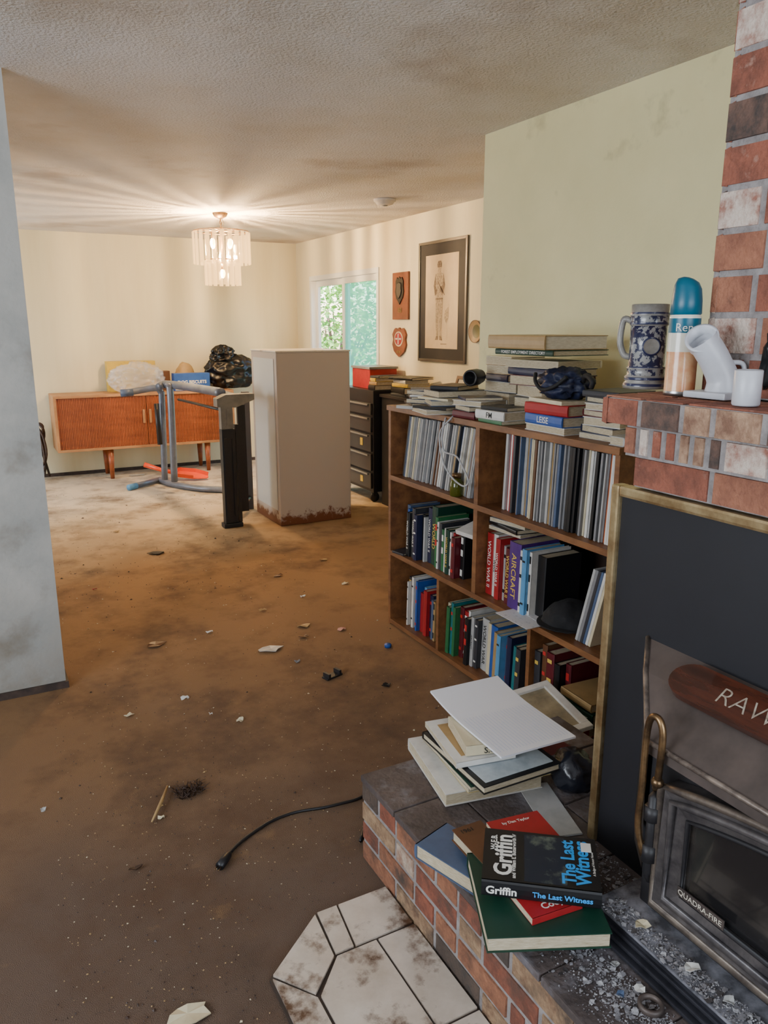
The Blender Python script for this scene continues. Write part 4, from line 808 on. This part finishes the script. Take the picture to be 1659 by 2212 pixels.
def strip(r,n,z0,z1,w):
    mb=MB(); nn=4
    for i in range(nn):
        a=z0+(z1-z0)*i/nn; b=z0+(z1-z0)*(i+1)/nn
        mb.box((0,0,(a+b)/2),(.005,w,(b-a)))
    pr_=mb.build('glass_strip',gs_,ch,local=True)
    for k in range(n):
        o=pr_ if k==0 else pr_.copy()
        if k: COL.objects.link(o); o.parent=ch
        a=2*PI*k/n; o.matrix_basis=Matrix.Translation((r*math.cos(a),r*math.sin(a),-CEIL))@Matrix.Rotation(a,4,'Z')
strip(.235,24,2.035,2.285,.036); strip(.148,18,1.865,2.06,.032)
bulbM=mat('lit_bulb',(1,.8,.5,1),emit=(1,.66,.3,1),estr=110)
for k,(r_,z_) in enumerate([(.1,2.2),(.1,2.2),(.1,2.2),(.1,2.2),(0,1.96)]):
    a=k*PI/2+.5; p=(CX+r_*math.cos(a),CY+r_*math.sin(a),z_)
    MB().blob(p,(.022,.022,.038),0,1,0,2).build('bulb',bulbM,ch)
    MB().tube([(p[0],p[1],z_+.03),(p[0],p[1],z_+.08)],.012,8).build('socket',brass,ch)
gt=mat('blue_grey_painted_tube',S(122,130,146),S(92,100,116),rough=.35,metal=.3,scale=5); bg=mat('grey_beige_steel',S(138,136,130),S(108,106,104),rough=.4,metal=.3,scale=6)
em=empty('exercise_machine',(1.75,6.6,0),'upended grey tube frame of an exercise machine in front of the sideboard','exercise machine')
q=lambda px,py,Y: at(px,py,y=Y)
mb=MB()
mb.tube(smooth([q(268,849,7.45),q(310,842,7.45),q(335,838,7.4),q(347,846,7.4),q(350,870,7.4),q(356,1036,7.4)]),.03,12)
mb.tube(smooth([q(343,836,7.3),q(360,830,7.3),q(420,838,6.7),q(478,848,5.95)]),.036,12)
mb.tube(smooth([q(362,836,7.15),q(368,850,7.15),q(377,1040,7.15)]),.032,12)
mb.build('tube_frame',gt,em)
mb=MB(); f0=at(283,1052,z=.031); f1=at(345,1036,z=.031); f2=at(375,1046,z=.031); f3=at(430,1055,z=.031); f4=at(486,1058,z=.031)
mb.tube([f0,f1],.027,12); mb.tube(smooth([f1,f2,f3,f4]),.03,12); mb.build('foot_tube',gt,em)
MB().tube([f0+(f0-f1).normalized()*.03,f0+(f1-f0).normalized()*.07],.0295,12).build('end_cap',cm('light blue'),em)
p=q(268,849,7.45); MB().tube([p-Vector((.03,0,0)),p+Vector((.08,0,.004))],.034,12).build('end_cap',cm('slate blue'),em)
pb=at(505,1138,z=0)
mb=MB(); mb.b2((pb.x-.08,pb.y-.03,.0),(pb.x+.07,pb.y+.06,.035),0,.006).b2((pb.x-.065,pb.y-.02,.035),(pb.x+.04,pb.y+.05,.77),0,.006).b2((pb.x-.055,pb.y-.028,.1),(pb.x-.03,pb.y-.02,.7)).b2((pb.x+.01,pb.y-.028,.1),(pb.x+.03,pb.y-.02,.7)).b2((pb.x+.05,pb.y,.035),(pb.x+.075,pb.y+.05,.8)).b2((pb.x+.09,pb.y+.06,.1),(pb.x+.15,pb.y+.09,.94)); mb.build('black_upright',blk,em)
mb=MB(); mb.b2((pb.x-.065,pb.y-.018,.77),(pb.x+.03,pb.y+.04,.94),0,.004)
mb.prism([(pb.x-.09,pb.y-.025,.94),(pb.x+.05,pb.y-.025,.93),(pb.x+.2,pb.y-.025,.985),(pb.x+.2,pb.y-.025,1.03),(pb.x-.02,pb.y-.025,1.03),(pb.x-.09,pb.y-.025,1.0)],(0,.1,0))
mb.b2((pb.x-.02,pb.y-.022,.8),(pb.x+.005,pb.y-.017,.92),0); mb.build('steel_bracket',bg,em)
mb=MB(); a=q(533,865,6.2); mb.b2((a.x-.03,6.2,.0),(a.x+.025,6.26,1.0),0,.005).b2((pb.x+.1,pb.y+.08,.965),(pb.x+.16,6.26,1.01),0,.006); mb.build('rear_post',mat('grey_steel_dark',S(84,86,92),rough=.4,metal=.3),em)
for P_,r_ in(([q(338,872,7.35),q(346,960,7.35)],.024),([(pb.x,pb.y+.05,.12),(a.x,6.22,.1)],.02),([(pb.x,pb.y+.05,.9),(1.68,7.1,.88)],.012)): MB().tube(P_,r_,8).build('black_strut',blk,em)
p=at(400,1043,z=0)
sv=empty('orange_shovel',(p.x,p.y,0),'bright orange plastic shovel lying by the machine foot tube','shovel')
orM=mat('orange_plastic',S(232,76,30),rough=.35)
mb=MB(); M=Matrix.Translation((p.x+.07,p.y+.12,.05))@Matrix.Rotation(-.5,4,'Z')@Matrix.Rotation(.35,4,'X')@Matrix.Rotation(.12,4,'Y')
n_=[(-.15,-.02),(-.10,-.055),(.06,-.06),(.19,-.025),(.2,.0),(.19,.025),(.06,.06),(-.10,.055),(-.15,.02)]
mb.prism([M@Vector((a,b,0)) for a,b in n_],M.to_3x3()@Vector((0,0,.008)))
for i in (0,1,5,6,7): 
    a,b=n_[i],n_[i+1]; mb.prism([M@Vector((a[0],a[1],.008)),M@Vector((b[0],b[1],.008)),M@Vector((b[0]*1.03,b[1]*1.1,.045)),M@Vector((a[0]*1.03,a[1]*1.1,.045))],M.to_3x3()@Vector((0,.004,0)))
mb.build('scoop',orM,sv)
mb=MB(); mb.tube([M@Vector((-.14,.0,.012)),M@Vector((-.27,.0,.03)),M@Vector((-.45,0.02,.06))],[.022,.02,.026],8); mb.build('handle',orM,sv)
# ================================================================= FLOOR ITEMS
cpts=[at(px,py,z=.006) for px,py in((800,1722),(760,1730),(700,1744),(640,1754),(590,1772),(545,1800),(512,1826),(495,1845))]
cpts=[Vector((.9,1.83,.006))]+cpts
cd=empty('power_cord',(cpts[4].x,cpts[4].y,0),'black power cord with plug snaking over the carpet from the hearth corner','cord')
bkc=mat('black_cord',S(24,24,28),rough=.4)
MB().tube(smooth(cpts),.005,8).build('cord',bkc,cd)
p0=at(497,1842,z=.012); p1=at(474,1872,z=.012); d=(p1-p0).normalized(); s_=Vector((-d.y,d.x,0))
mb=MB(); mb.tube([p0,p0+d*.012,p0+d*.03,p1],[.006,.011,.013,.013],10)
mb.build('plug',bkc,cd)
for k in(-1,1): MB().tube([p1+s_*.006*k,p1+s_*.006*k+d*.018],.0018,6).build('prong',brass,cd)
def scrap(px,py,w,c,label,cat='scrap',ang=0,asp=.6,seed=1,name='paper_scrap'):
    p=at(px,py,z=0); rd=random.Random(seed); n=9; mb=MB()
    P=[(p.x+w*.5*math.cos(2*PI*k/n+ang)*rd.uniform(.45,1),p.y+w*.5*asp*math.sin(2*PI*k/n+ang)*rd.uniform(.45,1),.003+rd.uniform(0,.012)) for k in range(n)]
    mb._add(P+[(p.x,p.y,.008)]+[(a,b,max(0.0005,z-.003)) for a,b,z in P],[(k,(k+1)%n,n) for k in range(n)]+[(k,n+1+k,n+1+(k+1)%n,(k+1)%n) for k in range(n)])
    mb.build(name,cm(c) if isinstance(c,str) else c,label=label,cat=cat)
for i,a in enumerate([(340,1196,.16,'black','flat black scrap on the carpet below the exercise machine'),(280,1547,.05,'cream','small cream scrap in the left middle of the carpet'),(518,1558,.04,'cream','tiny cream scrap in the middle of the carpet right of the left one'),
 (585,1404,.15,'pale grey','grey white torn paper scrap in the middle of the carpet'),(657,1353,.11,'tan','tan curled leaf scrap left of the pink scrap'),(738,1361,.08,'pink','pinkish torn paper scrap near the bookcase'),
 (453,1367,.05,'white','small white scrap left of the grey torn paper'),(568,1320,.05,'tan','small tan scrap above the grey torn paper'),(93,1752,.03,'pale grey','small grey bit by the lower left'),(835,1482,.06,'black','thin black scrap near the bottom middle bay'),
 (405,2195,.13,'cream','large torn cream paper at the bottom edge of the carpet'),(297,1027,.3,'pale grey','pale grey flat piece under the sideboard'),(185,1022,.3,'pink','faded pink magazine under the left of the sideboard'),
 (643,1430,.04,'grey','small grey scrap right below the torn paper'),(655,1378,.06,'brown','brown leaf bit below the tan leaf scrap'),(350,1768,.03,'cream','tiny cream chip beside the broken stick'),
 (600,1245,.08,'brown','brown flattened leaf in the golden part of the carpet'),(335,1395,.12,'brown','dark brown stained leaf left of the small white scrap'),(655,1290,.05,'white','little white chip above the tan leaf'),(745,1262,.05,'cream','little cream chip toward the bookcase foot'),
 (290,1880,.05,'dark brown','dark brown twig bit left of the cord plug'),(455,1545,.02,'white','tiny white speck between the two cream scraps'),(205,1275,.04,'red','small dark red bit near the partition wall'),
 (400,1510,.04,'white','small white flake above the left cream scrap'),(250,1150,.07,'tan','tan scrap on the carpet near the partition end'),(700,1210,.08,'tan','tan scrap on the carpet in front of the white cabinet')]):
    scrap(*a,seed=i+3)
p=at(718,1462,z=0); hd_=empty('metal_clip',(p.x,p.y,0),'small dark metal bracket lying on the carpet','bracket')
mb=MB(); mb.box((p.x,p.y,.006),(.09,.04,.008),rz=.3,bev=.002).box((p.x-.03,p.y-.01,.018),(.012,.04,.02),rz=.3).box((p.x+.03,p.y+.01,.018),(.012,.04,.02),rz=.3); mb.build('bracket_body',iron,hd_)
p=at(838,1398,z=0); MB().lathe([(0,0),(.017,0),(.018,.012),(.016,.016),(0,.016)],(p.x,p.y,.001)).build('bottle_cap',cm('blue'),label='small blue bottle cap on the carpet beside the bookcase',cat='bottle cap')
a=at(328,1775,z=.01); b=at(362,1698,z=.012); MB().tube([a,(a+b)/2+Vector((.005,0,.004)),b],[.003,.006,.004],7).build('broken_stick',cm('tan'),label='short broken wooden stick beside the dark brush',cat='stick')
p=at(405,1715,z=0); mb=MB(); rd=random.Random(7)
for k in range(110):
    a=rd.uniform(0,2*PI); c0=Vector((p.x+rd.uniform(-.035,.05),p.y+rd.uniform(-.03,.03),.004)); mb.tube([c0,c0+Vector((.015*math.cos(a),.015*math.sin(a),rd.uniform(.005,.02))),c0+Vector((.03*math.cos(a),.03*math.sin(a),rd.uniform(.0,.02)))],[.0015,.0012,.0006],4)
mb.build('fibre_clump',cm('dark brown'),label='clump of dark bristly fibres on the carpet left of the cord',cat='debris')
mb=MB(); rd=random.Random(11)
for i in range(3400):
    px=rd.uniform(120,1000); py=1070+1140*rd.random()**1.5; p=at(px,py,z=0)
    if p.x>HX-.03 and p.y<1.8: continue
    if p.x>1.55 and p.y<2.2: continue
    if p.x>1.8 or p.x<.0 and p.y>3.3: continue
    if p.x>.45 and p.y<1.65: continue
    s=rd.uniform(.0012,.0035)*(1.7 if p.y>4 else 1)*(2.2 if rd.random()<.04 else 1); a=rd.uniform(0,6)
    mb._add([(p.x+s*math.cos(a+k*PI/2)*rd.uniform(.5,1.2),p.y+s*math.sin(a+k*PI/2)*rd.uniform(.5,1.2),.001+rd.uniform(0,.002)) for k in range(4)]+[(p.x,p.y,.002+s*.6)],[(0,1,4),(1,2,4),(2,3,4),(3,0,4)],rd.choice([0,0,1,2,2,2,2]))
mb.build('carpet_crumbs',[cm('tan'),cm('cream'),cm('dark brown')],label='loose crumbs and chips scattered over the carpet',cat='crumbs',kind='stuff')
# ================================================================= LIGHT
def area(name,loc,rot,sx,sy,e,c):
    l=bpy.data.lights.new(name,'AREA'); l.shape='RECTANGLE'; l.size=sx; l.size_y=sy; l.energy=e; l.color=c
    o=bpy.data.objects.new(name,l); COL.objects.link(o); o.location=loc; o.rotation_euler=rot; return o
area('window_daylight',(.3,-2.4,1.5),(PI/2+.1,0,0),2.4,1.5,95,(.78,.88,1))
area('left_window_daylight',(-2.45,1.0,1.5),(PI/2+.15,0,-PI/2),2.0,1.3,110,(.84,.91,1))
area('dining_window_daylight',(-1.45,7.2,1.2),(PI/2-.15,0,-PI/2),1.4,1.4,72,(.86,.93,1))
for k in range(4):
    a=k*PI/2+.5; rr_=.035 if k==0 else .1; l=bpy.data.lights.new('chandelier_bulb_light','POINT'); l.energy=140 if k==0 else 56; l.color=(1,.65,.32); l.shadow_soft_size=.014
    o=bpy.data.objects.new('chandelier_bulb_light',l); COL.objects.link(o); o.location=(CX+rr_*math.cos(a+1.2*(k==0)),CY+rr_*math.sin(a+1.2*(k==0)),2.125)
l=bpy.data.lights.new('sun','SUN'); l.energy=12; l.angle=.2; l.color=(1,.97,.9); o=bpy.data.objects.new('sun',l); COL.objects.link(o); o.rotation_euler=(math.radians(40),math.radians(-10),math.radians(-20))
w=bpy.data.worlds.new('world'); scene.world=w; w.use_nodes=True; N=w.node_tree.nodes; b=N['Background']
sk_=N.new('ShaderNodeTexSky'); sk_.sky_type='NISHITA'; sk_.sun_disc=False; sk_.sun_elevation=math.radians(45); w.node_tree.links.new(sk_.outputs[0],b.inputs[0]); b.inputs[1].default_value=1.0
